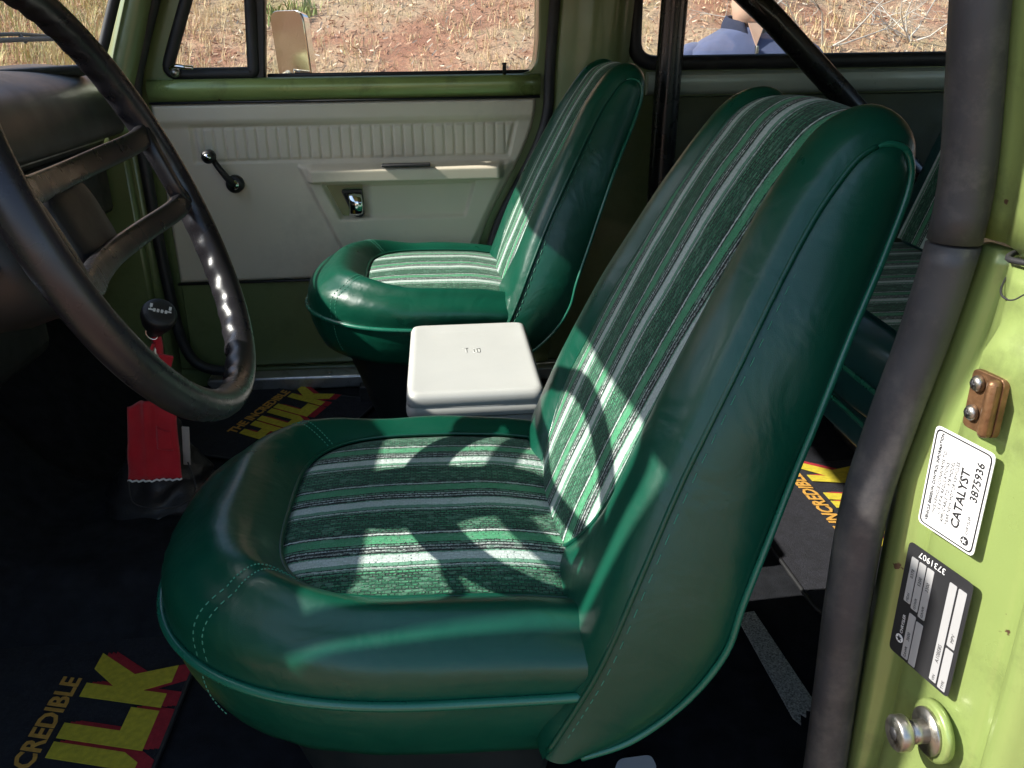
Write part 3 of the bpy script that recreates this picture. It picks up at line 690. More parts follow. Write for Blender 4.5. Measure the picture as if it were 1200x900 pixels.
# glass, vent window and division bar
prism('window_glass', rounded([(-.395, .742), (.238, .742), (.244, .98), (-.385, .98)], .015, 3), [], xz(2.165), xz(2.169), GLASS, D)
prism('vent_glass', rounded([(-.608, .775), (-.428, .775), (-.415, .975), (-.518, .975)], .02, 4), [], xz(2.158), xz(2.162), GLASS, D)
vg = [Vector((p[0], 2.143, p[1])) for p in rounded([(-.618, .765), (-.418, .765), (-.402, .978), (-.522, .978)], [.035, .01, .01, .03], 5)]
tube('vent_gasket', vg, .0145, RUBBER, D, 8, True)
rows = [[Vector((lerp(-.423, -.395, t)+a, 2.140+b, lerp(.745, .985, t))) for a, b in ((0, 0), (.028, 0), (.028, .03), (0, .03))] for t in (0, .5, 1)]
bevel(grid('division_bar', rows, BLACKP, D, closed_u=True, cap=True), .004)
vl = empty('vent_latch'); vl.parent = D
tube('latch_lever', catmull([(-.60, 2.125, .778), (-.585, 2.112, .784), (-.565, 2.108, .782), (-.545, 2.112, .780)], 12), .005, CHROME, vl, 8)
tube('latch_pivot', [(-.590, 2.135, .770), (-.590, 2.118, .770)], .010, STEEL, vl, 12)
tube('lock_knob', [(.162, 2.125, .752), (.162, 2.124, .775), (.162, 2.124, .781)], lambda t: .0045 if t < .6 else .006, BLACKP, D, 10)
tube('glass_seal', [(x, 2.160, .7585) for x in (-.39, -.1, .235)], .005, RUBBER, D, 6)
# moulded trim panel as one relief surface
def trim_edge(z):   # rear edge of the panel
    return drear(z)-.027
def trim_depth(x, z):
    """how far the moulding stands proud of the door, metres"""
    h = .012
    h += .010*smooth01(.645, .668, z)                                   # padded top roll
    # ribbed band, sunk with pleats
    tb = smooth01(-.580, -.570, x)*smooth01(.196+(z-.655)*.25, .188+(z-.655)*.25, x)*smooth01(.565, .571, z)*smooth01(.655, .649, z)
    ib = smooth01(-.566, -.560, x)*smooth01(.186+(z-.655)*.25, .180+(z-.655)*.25, x)*smooth01(.571, .576, z)*smooth01(.648, .643, z)
    h -= .0055*tb
    ph = ((x+.573)/.0245) % 1
    h += .0048*ib*(smooth01(0, .14, ph)*smooth01(1, .86, ph))
    # armrest block: everything between the slanted creases stands out
    lx = -.334+(.553-z)*.42; rx = .168-(.539-z)*.50
    blk = smooth01(lx-.006, lx+.008, x)*smooth01(rx+.010, rx-.012, x)*smooth01(.562, .552, z)
    h += .012*blk
    ar = smooth01(-.318, -.300, x)*smooth01(.158, .140, x)
    h += .034*ar*smooth01(.5165, .522, z)*smooth01(.561, .548, z)       # armrest ledge
    # recess with the latch, and the shallow field behind it
    rc = smooth01(-.286+(.510-z)*.45, -.274+(.510-z)*.45, x)*smooth01(.088-(.51-z)*.3, .078-(.51-z)*.3, x)*smooth01(.424, .434, z)*smooth01(.513, .506, z)
    dp = .010+.020*smooth01(-.165, -.200, x)
    h -= dp*rc
    # pull slot on the armrest top
    return h
rows, nx_, nz_ = [], 330, 130
for j in range(nz_+1):
    z = lerp(.278, .7025, j/nz_); row = []
    for i in range(nx_+1):
        x = lerp(-.655, trim_edge(z), i/nx_); e = min(1, i/3, (nx_-i)/3, j/2, (nz_-j)/2)
        h = trim_depth(x, z)*(.35+.65*math.sqrt(e))
        row.append(Vector((x, 2.134-h-.003*noise.noise((x*3, z*3, 1))*.5, z)))
    rows.append(row)
TP = fixn(grid('trim_panel', rows, BEIGE, D))
box('pull_slot', (-.078, 2.084, .5585), (.115, .026, .006), INK, TP, .002)
# lower painted metal with a step
prism('lower_door_skin', [(-.66, .052), (drear(.06)-.01, .052), (drear(.26)-.014, .276), (-.655, .276)], [], xz(2.136), xz(2.126), PAINT_SHADE, D, .003)
box('panel_foot', (-.30, 2.124, .275), (.72, .012, .004), INK, D, 0)
# latch lever in a chrome cup
hd = empty('door_handle'); hd.parent = D
ring = rounded([(-.240, .497), (-.190, .497), (-.188, .431), (-.214, .431)], [.006, .006, .012, .014], 4)
prism('handle_cup', ring, [[((p[0]+.207)*.82-.207, (p[1]-.465)*.82+.465) for p in ring]], xz(2.128), xz(2.116), BLACKP, hd, .0015)
prism('cup_back', ring, [], xz(2.131), xz(2.129), INK, hd)
rows = [[Vector((-.2235+.030*t+.004*math.sin(s*3.1), 2.119-.010*math.sin(math.pi*s)-.004*math.sin(math.pi*t), .488-.050*s)) for t in [k/8 for k in range(9)]] for s in [k/10 for k in range(11)]]
hl = grid('handle_lever', rows, CHROME, hd); sm = hl.modifiers.new('s', 'SOLIDIFY'); sm.thickness = .004
# window crank
ck = empty('window_crank'); ck.parent = D
a, b = Vector((-.487, 2.100, .519)), Vector((-.529, 2.085, .589))
tube('escutcheon', [a+Vector((0, .024, 0)), a+Vector((0, .008, 0)), a+Vector((0, .004, 0))], lambda t: .021 if t < .7 else .018, BLACKP, ck, 20)
tube('crank_boss', [a+Vector((0, .004, 0)), a+Vector((0, -.006, 0))], .012, CHROME, ck, 16)
tube('crank_arm', [a, a.lerp(b, .25)+Vector((0, -.008, 0)), a.lerp(b, .6)+Vector((0, -.008, 0)), b], lambda t: .0085-.002*t, CHROME if False else BLACKM, ck, 10)
tube('crank_knob', [b+Vector((0, .004, 0)), b+Vector((0, -.004, 0)), b+Vector((0, -.020, 0)), b+Vector((0, -.026, 0))], lambda t: (.010, .0155, .0155, .011)[min(3, int(t*3.99))], BLACKP, ck, 18)
tube('knob_cap', [b+Vector((0, -.0255, 0)), b+Vector((0, -.0275, 0))], .008, CHROME, ck, 14)
# outside mirror on the far door
MIRROR = pbr('mirror_glass', (.42, .36, .27), .06, metal=1, var=.02, rvar=.02)
om = empty('door_mirror'); om.parent = D
mrot = Euler((R(4), 0, R(-38))).to_matrix()
def mpt(p, d): return mrot @ Vector((p[0], d, p[1]))+Vector((-.372, 2.42, .83))
pl = rounded([(-.058, -.10), (.058, -.10), (.058, .072), (-.058, .072)], .028, 5)
prism('mirror_shell', pl, [], lambda p: mpt((p[0]*1.04, p[1]*1.03), .004), lambda p: mpt((p[0]*.9, p[1]*.93), .03), CHROME, om, .003)
prism('mirror_glass', pl, [], lambda p: mpt(p, .0), lambda p: mpt(p, .0035), MIRROR, om)
tube('mirror_arm', catmull([(-.43, 2.24, .70), (-.42, 2.32, .72), (-.385, 2.425, .75)], 10), .012, CHROME, om, 10)

# ================================================================== BUCKET SEATS
def cush_outline(phi, grow=0.0):
    c, s = math.cos(phi), math.sin(phi)
    a = (.175 if c > 0 else .302)+grow; b = .238+grow
    n = 7 if c > 0 else 2.5
    return a*math.copysign(abs(c)**(2/n), c), b*math.copysign(abs(s)**(2/n), s)
def cush_insert(phi, k=1.0):
    c, s = math.cos(phi), math.sin(phi)
    a = .19 if c > 0 else .175; n = 6 if c > 0 else 3.6
    x = a*k*math.copysign(abs(c)**(2/n), c); y = .170*k*math.copysign(abs(s)**(2/n), s)
    return x, y
def pipe_z(x): return .312-.02*x+.006*smooth01(-.15, -.31, x)
SEAMS = (R(180-44), R(180+44))
def roll_pt(phi, r):
    ox, oy = cush_outline(phi); ix, iy = cush_insert(phi)
    rr = r; x, y = lerp(ox, ix, rr), lerp(oy, iy, rr)
    # outward belly just above the piping
    dx, dy = ox-ix, oy-iy; L = math.hypot(dx, dy)+1e-6
    bel = .014*math.sin(math.pi*min(1, r/.35)) if r < .35 else 0
    x += dx/L*bel; y += dy/L*bel
    zp = lerp(pipe_z(ox), pipe_z(ix), r)
    fr = smooth01(-.05, -.28, ox); cr_ = lerp(.074, .092, fr); h = cr_*math.sin(min(1, r/.62)*math.pi/2)**.8 if r < .62 else lerp(cr_, .062, ((r-.62)/.38)**1.6)
    rear = smooth01(.02, .18, x); h *= 1-.25*rear
    for s0 in SEAMS:
        h -= .0045*math.exp(-((phi-s0)/.020)**2)*math.sin(math.pi*min(1, max(0, r)))
    wr = .0022*noise.noise((ox*16, oy*16, r*3))*math.sin(math.pi*r)
    pk = .0022*math.sin(phi*60+3*noise.noise((ox*9, oy*9, 0)))*math.exp(-((r-.10)/.07)**2)
    return Vector((x, y, zp+h+wr+pk))
def stitches(name, pts, r, mat, parent):
    vs, fs = [], []
    for k in range(0, len(pts)-1, 2):
        a, b = pts[k], pts[k+1]; t = (b-a).normalized(); u = t.orthogonal().normalized(); w_ = t.cross(u); i = len(vs)
        for c in (a, b): vs.extend(c+u*x*r+w_*y*r for x, y in ((-1, -1), (1, -1), (1, 1), (-1, 1)))
        fs += [(i+q, i+(q+1) % 4, i+4+(q+1) % 4, i+4+q) for q in range(4)]+[(i+3, i+2, i+1, i), (i+4, i+5, i+6, i+7)]
    return obj(name, vs, fs, mat, parent, False)
def make_seat(name='bucket_seat', vin=VINYL, pedestal=True):
    e = empty(name)
    NP = 160; ph = [2*math.pi*i/NP for i in range(NP)]
    # cushion
    cu = grid('cushion', [[roll_pt(p, r) for p in ph] for r in [k/22 for k in range(23)]], vin, e, closed_u=True)
    tube('piping', [Vector((*cush_outline(p, .003), pipe_z(cush_outline(p)[0])+.001)) for p in ph], .0046, PIPE, cu, 8, True)
    rows = []
    for t in [k/8 for k in range(9)]:
        rows.append([Vector((lerp(cush_outline(p)[0], cush_outline(p, -.022)[0], t**1.8), lerp(cush_outline(p)[1], cush_outline(p, -.022)[1], t**1.8), pipe_z(cush_outline(p)[0])-.004-t*.076+.0015*noise.noise((p*9, t*3, 0)))) for p in ph])
    rows.append([Vector((*cush_outline(p, -.07), .232)) for p in ph])
    grid('skirt', rows, vin, e, closed_u=True)
    def ins(p, k):
        x, y = cush_insert(p, k); ex, ey = cush_insert(p, 1)
        h = pipe_z(x)+.062*(1-.25*smooth01(.02, .18, x))-.004+.012*math.sqrt(max(0, 1-k*k))+.003*noise.noise((x*8, y*8, 5))*(1-k**4)
        return Vector((x, y, h))
    ks = [1.004]+[1-k/26 for k in range(1, 26)]+[.004]
    rr = [[ins(p, k) for p in ph] for k in ks]
    grid('cushion_fabric', rr, FABRIC, e, closed_u=True, uv=[[(v.x, v.y) for v in r] for r in rr])
    tube('insert_welt', [Vector((*cush_insert(p, 1.006), roll_pt(p, 1).z+.0005)) for p in ph], .0028, vin, cu, 6, True)
    # twin stitch rows beside the two front corner seams
    for s0 in SEAMS:
        for d in (-.030, .030):
            stitches('stitching', [roll_pt(s0+d, .02+.95*k/57)+Vector((0, 0, .0006)) for k in range(58)], .00045, THREAD, cu)
        pts = [Vector((*cush_outline(s0, .0012-.022*(k/8)**1.8), pipe_z(cush_outline(s0)[0])-.006-.07*k/8)) for k in range(8)]
        pts = [pts[k//3].lerp(pts[k//3+1], (k % 3)/3) for k in range(21)]
        for d in (-.005, .005): stitches('stitching', [p+Vector((0, d, 0)) for p in pts], .00045, THREAD, cu)
    # backrest: band running up the front, over the top and down the rear, with flat side panels
    front = [(.070, .248), (.090, .285), (.116, .338), (.152, .425), (.198, .53), (.246, .625), (.288, .700), (.312, .736)]
    top = [(.330, .757), (.350, .765), (.367, .757)]
    rear = [(.370, .730), (.352, .68), (.316, .60), (.268, .47), (.242, .40), (.228, .352), (.196, .302), (.150, .262), (.104, .246)]
    OUT = catmull([(a, 0, b) for a, b in front+top+rear], 121)
    def wz(z): return .246-.036*smooth01(.33, .58, z)-.050*smooth01(.53, .77, z)
    arc = [0]
    for a, b in zip(OUT, OUT[1:]): arc.append(arc[-1]+(b-a).length)
    apex = max(range(len(OUT)), key=lambda i: OUT[i].z)
    def nrm(i):
        t = (OUT[min(120, i+1)]-OUT[max(0, i-1)]).normalized(); return Vector((-t.z, 0, t.x))
    def rho(i):      # half width of the striped insert as a share of the band
        z = OUT[i].z
        return .64*(.30+.70*math.sqrt(smooth01(.325, .47, z))) if i <= apex else .64
    def band(i, v):
        w_ = wz(OUT[i].z); rh = rho(i); a = abs(v)
        isf = 1 if i <= apex else lerp(1, .15, smooth01(apex, apex+14, i))
        if a > rh:
            t = (a-rh)/(1-rh); h = .010+.017*math.sin(math.pi*min(1, (1-t)/.9)*.5+.0) if t > .1 else .0265
            h = .027*math.sqrt(max(0, 1-((t-.32)/.68)**2)) if t > .32 else lerp(.016, .027, math.sin(t/.32*math.pi/2))
        else: h = .0165+.007*(1-(a/rh)**2)
        edge = min(1, i/5, (120-i)/5)
        h *= isf*(.25+.75*edge)
        p = OUT[i]+nrm(i)*h; return Vector((p.x+.0015*noise.noise((p.x*14, v*4, p.z*14)), v*w_, p.z))
    cols_l = lambda i: [lerp(-1, -rho(i), k/16) for k in range(17)]
    END = apex+10
    bk_rows = [[band(i, v) for v in cols_l(i)] for i in range(END+1)]
    bk2 = [[band(i, -v) for v in reversed(cols_l(i))] for i in range(END+1)]
    b1 = grid('backrest_bolster', bk_rows, vin, e); b2 = grid('backrest_bolster', bk2, vin, e)
    rr = [[band(i, lerp(-rho(i), rho(i), k/28)) for k in range(29)] for i in range(END+1)]
    rr = [[p+nrm(i)*.001 for p in r] for i, r in enumerate(rr)]
    grid('backrest_fabric', rr, FABRIC, e, uv=[[(arc[i]+2, p.y+.012) for p in r] for i, r in enumerate(rr)])
    for bb, s in ((b1, -1), (b2, 1)):
        tube('insert_welt', [band(i, s*rho(i))+nrm(i)*.0005 for i in range(8, END+1)], .0026, vin, bb, 6)
    grid('backrest_rear', [[band(i, lerp(-1, 1, k/40)) for k in range(41)] for i in range(END, 121)], vin, e)
    for s in (-1, 1):
        rows = []
        for i in range(0, 61):
            a, b = OUT[i], OUT[120-i]; row = []
            for k in range(15):
                t = k/14; p = a.lerp(b, t); puff = .010*math.sin(math.pi*t)**.6*min(1, (61-i)/8)
                ya = lerp(wz(a.z), wz(b.z), t)
                row.append(Vector((p.x, s*(ya-.004+puff+.0022*noise.noise((p.x*11, s*3, p.z*9))), p.z)))
            rows.append(row)
        sp = fixn(grid('side_panel', rows, vin, e))
        tube('seam', [Vector((p.x, s*(wz(p.z)-.0015), p.z)) for p in OUT[2:apex-2]], .0028, vin, sp, 8)
        sp_pts = [Vector((OUT[i].x, s*(wz(OUT[i].z)+.0012), OUT[i].z))-nrm(i)*.0075 for i in range(4, apex-4)]
        sp_pts = [a.lerp(b, f) for a, b in zip(sp_pts, sp_pts[1:]) for f in (0, .5)]
        stitches('stitching', sp_pts, .00035, THREAD, sp)
        tube('piping', [Vector((p.x, s*(wz(p.z)-.0005), p.z)) for p in OUT[apex-6:]], lambda t: .0032*smooth01(-.01, .10, t), PIPE, sp, 8)
    # curtain between cushion and back, pedestal and slide rails
    if pedestal:
        rows = [[Vector((x*k, y*k, z)) for x, y in [cush_outline(p, -.06) for p in ph[::4]]] for k, z in ((1, .25), (.94, .20), (.84, .13), (.74, .05))]
        grid('seat_base', rows, pbr('base_vinyl', (.010, .016, .017), .5, var=.2), e, closed_u=True)
        for y in (-.15, .15): box('slide_rail', (-.03, y, .027), (.40, .035, .045), BLACKM, e, .004)
    return e
def copy_tree(o, parent=None):
    c = o.copy(); COL.objects.link(c); c.parent = parent
    for ch in o.children: copy_tree(ch, c)
    return c
ds = make_seat(); ds.location = (0, .818, 0)
tag(ds, 'green vinyl bucket seat with striped fabric nearest the open door', 'seat', 'bucket seats')
ps = copy_tree(ds); ps.location = (.012, 1.815, 0); ps.rotation_euler = (0, 0, 0)
tag(ps, 'green striped bucket seat beside the beige far door', 'seat', 'bucket seats')
# rear seat: bench with the same cloth, mostly behind the front seat and the pillar
rs = tag(empty('rear_seat', (.855, 1.40, 0)), 'dark green striped rear seat behind the nearest bucket seat', 'seat')
def bench_block(name, L, W, H, mat, tr, belly=.02, rad=4.0, n=60, parent=None, uvm=False, top=False):
    pass
def superbox(name, c, hx, hy, hz, mat, parent, n=5, rot=0, nu=48, nv=24):
    rows = []
    m = Matrix.Rotation(rot, 3, 'Y')
    pw = lambda v, e: math.copysign(abs(v)**e, v)
    for j in range(nv+1):
        b = -math.pi/2+math.pi*j/nv
        rows.append([Vector(c)+m @ Vector((hx*pw(math.cos(b), 2/n)*pw(math.cos(a), 2/n), hy*pw(math.cos(b), 2/n)*pw(math.sin(a), 2/n), hz*pw(math.sin(b), 2/n))) for a in [2*math.pi*i/nu for i in range(nu)]])
    return fixn(grid(name, rows, mat, parent, closed_u=True))
superbox('cushion', (-.005, 0, .355), .225, .36, .075, VINYL_D, rs, 7)
superbox('lower_skirt', (.015, 0, .245), .205, .35, .05, VINYL_D, rs, 8)
box('seat_base', (.10, 0, .10), (.20, .56, .20), BLACKM, rs, .02)
for z in (.288, .352): tube('piping', [Vector((-.228 if z < .3 else -.2305, y, z)) for y in [-.34+.04*i for i in range(18)]], .0045, PIPE, rs, 6)
BR = R(19)
superbox('backrest', (.215, 0, .60), .065, .36, .215, VINYL_D, rs, 6, BR)
m = Matrix.Rotation(BR, 3, 'Y')
rr = [[Vector((.215, 0, .60))+m @ Vector((-.0655-.006*(1-(v/.27)**2), v, -.19+.385*t)) for v in [lerp(-.29, .29, k/20) for k in range(21)]] for t in [k/20 for k in range(21)]]
grid('backrest_fabric', rr, FABRIC, rs, uv=[[(i*.02+5, p.y) for p in r] for i, r in enumerate(rr)])
rr = [[Vector((lerp(-.19, .17, t), v, .4305+.006*(1-(v/.3)**2))) for v in [lerp(-.29, .29, k/20) for k in range(21)]] for t in [k/12 for k in range(13)]]
grid('cushion_fabric', rr, FABRIC, rs, uv=[[(p.x+3, p.y) for p in r] for r in rr])

# ================================================================== STEERING WHEEL
SW = tag(empty('steering_wheel', (-.286, .801, .71)), 'black two spoke steering wheel with finger grips', 'steering wheel')
a_, yw = .385, -.063
e1 = Vector((math.sin(yw), math.cos(yw), 0)); nn = Vector((math.cos(a_)*math.cos(yw), -math.cos(a_)*math.sin(yw), math.sin(a_))); e2 = nn.cross(e1)
def wp_(u, v, d=0): return e1*u+e2*v+nn*d        # u toward the passenger side, v toward the seat, d toward the driver
RW = .20
def rim_row(th):
    c = Vector((math.cos(th), math.sin(th))); row = []
    for k in range(16):
        q = 2*math.pi*k/16; rin = math.cos(q); ax = math.sin(q)
        rr = .0145
        # finger scallops on the inner / rear face
        if rin < 0: rr -= .0026*(.5+.5*math.sin(th*44))*smooth01(0, -.6, rin)*smooth01(.35, -.2, ax)
        row.append(wp_(c.x*(RW+rin*rr), c.y*(RW+rin*rr), ax*rr*1.12))
    return row
grid('rim', [rim_row(2*math.pi*i/260) for i in range(260)], WHEELP, SW, closed_u=True, closed_v=True)
def bar(name, pts, wd, th, parent=SW, mat=WHEELP):
    """flat tapered bar through wheel-plane points (u,v,d)"""
    P = catmull([wp_(*p) for p in pts], 20); rows = []
    for i, p in enumerate(P):
        t = (P[min(19, i+1)]-P[max(0, i-1)]).normalized(); s = nn.cross(t).normalized(); up_ = t.cross(s).normalized()
        w_ = wd(i/19) if callable(wd) else wd
        rows.append([p+s*w_*math.copysign(abs(math.cos(q))**.42, math.cos(q))+up_*th*math.copysign(abs(math.sin(q))**.42, math.sin(q)) for q in [2*math.pi*k/14 for k in range(14)]])
    return fixn(grid(name, rows, mat, parent, closed_u=True, cap=True))
for v0 in (.041, -.036):
    bar('spoke', [(-.192, v0+.005, 0), (-.150, v0, -.005), (-.08, v0, -.022), (0, v0, -.032), (.08, v0, -.022), (.150, v0, -.005), (.192, v0+.005, 0)], lambda t: .0112, .0068)
for sg in (1, -1):
    bar('spoke_web', [(sg*.188, .050, 0), (sg*.176, .030, .0), (sg*.174, .0, .0), (sg*.176, -.022, 0), (sg*.190, -.036, 0)], .0075, .008)
# horn pad and hub shroud
def dsk(rx, ry, n=3.2): return [(rx*math.copysign(abs(math.cos(q))**(2/n), math.cos(q)), ry*math.copysign(abs(math.sin(q))**(2/n), math.sin(q))) for q in [2*math.pi*k/40 for k in range(40)]]
rows = []
for f, d in ((.55, -.085), (.92, -.08), (1, -.070), (1, -.048), (.97, -.040), (.88, -.036), (.5, -.034), (.02, -.0335)):
    rows.append([wp_(u*f, v*f-.002, d) for u, v in dsk(.056, .046)])
fixn(grid('horn_pad', rows, BLACKP, SW, closed_u=True, cap=True))
rows = []
for f, d in ((.038, -.30), (.045, -.24), (.055, -.17), (.066, -.13), (.068, -.10), (.060, -.082)):
    rows.append([wp_(f*math.cos(q), f*math.sin(q), d) for q in [2*math.pi*k/32 for k in range(32)]])
fixn(grid('column_shroud', rows, BLACKP, SW, closed_u=True, cap=True))
tube('turn_lever', [wp_(-.06, .0, -.10), wp_(-.14, -.02, -.09), wp_(-.20, -.03, -.08)], .005, CHROME, SW, 8)

# ================================================================== GEAR LEVER with red tag
GL = tag(empty('gear_lever', (-.49, 1.35, .085)), 'black knobbed gear lever with shift pattern and crumpled boot', 'gear lever')
def gl(x, y, z): return Vector((x+.49, y-1.35, z-.085))
kc = gl(-.458, 1.35, .435)
ax = Vector((.42, -.55, .72)).normalized(); t1 = ax.orthogonal().normalized(); t1 = (Vector((1, 0, 0))-ax*ax.x).normalized(); t2 = ax.cross(t1)
rows = []
for r, d in ((.010, -.055), (.013, -.05), (.017, -.035), (.024, -.020), (.0275, -.006), (.0275, .004), (.0255, .009), (.0235, .0105)):
    rows.append([kc+t1*r*math.cos(q)+t2*r*math.sin(q)+ax*d for q in [2*math.pi*k/28 for k in range(28)]])
kn = fixn(grid('knob', rows, BLACKP, GL, closed_u=True, cap=True))
cap_ = grid('pattern_cap', [[kc+t1*r*math.cos(q)+t2*r*math.sin(q)+ax*d for q in [2*math.pi*k/28 for k in range(28)]] for r, d in ((.0232, .0108), (.022, .012), (.012, .013), (.001, .0133))], INK, kn, closed_u=True)
for (u, v, a, b) in ((-.014, .007, .002, .0035), (-.014, -.001, .0035, .0015), (-.0085, -.001, .0018, .0032), (-.003, -.001, .0018, .0032), (.003, -.001, .0018, .0032), (.009, -.001, .0018, .0032), (.014, .0, .0030, .0014), (.0145, .007, .002, .0035), (.0, -.001, .013, .0004), (-.0145, .003, .0005, .004), (.0145, .003, .0005, .004)):
    c = kc+t1*u+t2*v+ax*.0137
    obj('pattern_mark', [c-t1*a-t2*b, c+t1*a-t2*b, c+t1*a+t2*b, c-t1*a+t2*b], [(0, 1, 2, 3)], PAPER, kn, False)
tube('lever', catmull([kc-ax*.05, gl(-.478, 1.362, .36), gl(-.495, 1.37, .25), gl(-.51, 1.37, .10)], 16), .0065, STEEL, GL, 10)
tube('red_grip', catmull([kc-ax*.052, gl(-.474, 1.366, .375), gl(-.482, 1.37, .33)], 8), .0085, REDCLOTH, GL, 10)
ring_pts = [kc-ax*.050+Vector((0, -.014, 0))+t1*.009*math.cos(q)+Vector((0, 0, 1))*.009*math.sin(q) for q in [2*math.pi*k/20 for k in range(20)]]
tube('ring', ring_pts, .0018, CHROME, GL, 6, True)
# crumpled leather boot
rows = []
for j in range(17):
    t = j/16; z = .07+.20*t; r = lerp(.105, .016, t**.75)
    row = []
    for i in range(48):
        q = 2*math.pi*i/48
        f = 1+.20*noise.noise((math.cos(q)*2.2, math.sin(q)*2.2, t*7))+.10*math.sin(t*26+2*math.sin(q*2))*(1-t)
        row.append(gl(-.525+.03*t+r*f*1.15*math.cos(q), 1.40-.03*t+r*f*math.sin(q), z+.02*noise.noise((math.cos(q)*1.7, math.sin(q)*1.7, t*5+3))))
    rows.append(row)
grid('boot', rows, pbr('boot_leather', (.012, .012, .014), .55, var=.2, bump=.3, bscale=300), GL, closed_u=True)
# red cloth pouch hanging from the lever
RP = tag(empty('red_pouch', (-.488, 1.31, .170)), 'flat red cloth pouch hanging from the gear lever', 'pouch')
rows_f, nU, nV = [], 24, 30
def pouch(u, v, side):
    # u 0..1 left to right, v 0..1 bottom to top; leans like a hung flap
    topz = lerp(.150, .128, smooth01(.38, .9, u)) if u > .38 else lerp(.136, .150, smooth01(0, .38, u))
    x = lerp(-.049, .042, u)+.006*v*(1-u)-.006*(1-v)*(.5-u); z = topz*v*1.0
    fold = .007*math.exp(-((u-.42)/.07)**2)*(.4+.6*v)-.006*math.exp(-((u-.56)/.06)**2)*v+.004*noise.noise((u*4, v*4, 2))
    bulge = .007*math.sqrt(max(0, 1-(2*u-1)**6))*math.sqrt(max(0, 1-(2*v-1)**6))
    return Vector((x*.9, .035*(v-.5)-fold-side*bulge, z*.86))
rows = [[pouch(i/nU, j/nV, 1) for i in range(nU+1)]+[pouch(i/nU, j/nV, -1) for i in range(nU, -1, -1)] for j in range(nV+1)]
fixn(grid('cloth', rows, REDCLOTH, RP, closed_u=True, cap=True))
tube('hem', [pouch(i/nU, .012, 1)+Vector((0, -.001, -.002+.0015*math.sin(i*2.1))) for i in range(nU+1)], .0018, PAPER, RP, 6)
pk_ = grid('pocket', [[pouch(u, v, 1)+Vector((0, -.0018, 0)) for u in [lerp(.60, .90, k/8) for k in range(9)]] for v in [lerp(.42, .72, k/8) for k in range(9)]], REDCLOTH, RP)
sm = pk_.modifiers.new('s', 'SOLIDIFY'); sm.thickness = .0012
tube('cord', catmull([(-.045, -.02, .0), (-.035, -.045, -.026), (.0, -.055, -.034), (.045, -.05, -.032), (.060, -.02, -.020), (.048, .0, .02)], 30), .0013, RUBBER, RP, 6)
tube('strap', catmull([(-.012, .018, .148), (.0, .03, .185), (.012, .045, .215)], 10), .006, REDCLOTH, RP, 6, flat=.4)
box('tag', (.047, .010, .045), (.012, .003, .075), pbr('grey_tag', (.35, .33, .30), .6), RP, .001, (R(6), R(8), 0))
box('tag_clip', (.036, .012, .195), (.022, .006, .024), REDCLOTH, RP, .002, (0, R(20), R(20)))

# ================================================================== CONSOLE BOX
CB = tag(empty('storage_box', (.04, 1.318, .0)), 'white plastic lidded storage box between the two bucket seats', 'box')
def rrect(hx, hy, r, n=6): return rounded([(-hx, -hy), (hx, -hy), (hx, hy), (-hx, hy)], r, n)
def stack(name, layers, mat, parent, cap=True):
    rows = [[Vector((p[0], p[1], z)) for p in rrect(hx, hy, r)] for hx, hy, r, z in layers]
    return fixn(grid(name, rows, mat, parent, closed_u=True, cap=cap, sharp=60))
stack('tub', [(.088, .148, .012, .03), (.090, .150, .014, .04), (.098, .158, .016, .30), (.0985, .1585, .016, .318)], WHITEP, CB)
ld = stack('lid', [(.0995, .1595, .016, .3205), (.1035, .1635, .018, .3215), (.1045, .1645, .019, .326), (.1045, .1645, .019, .334), (.1025, .1625, .018, .3365), (.1025, .1625, .018, .338), (.1035, .1635, .018, .340), (.1030, .1630, .018, .351), (.0995, .1595, .016, .3575), (.094, .154, .014, .3595), (.090, .150, .012, .3592), (.05, .10, .01, .3594)], WHITEP, CB)
for (u, v, a, b) in ((-.008, .016, .0010, .010), (-.010, .026, .005, .0010), (.004, .014, .0010, .008), (.009, .014, .0010, .008), (.014, .014, .0010, .008), (.009, .005, .006, .0010), (.009, .023, .006, .0010)):
    box('embossed_mark', (u, v, .3597), (a*2, b*2, .0003), WHITEP, ld, 0)
box('latch', (.106, -.075, .315), (.006, .05, .035), ALU, CB, .002)

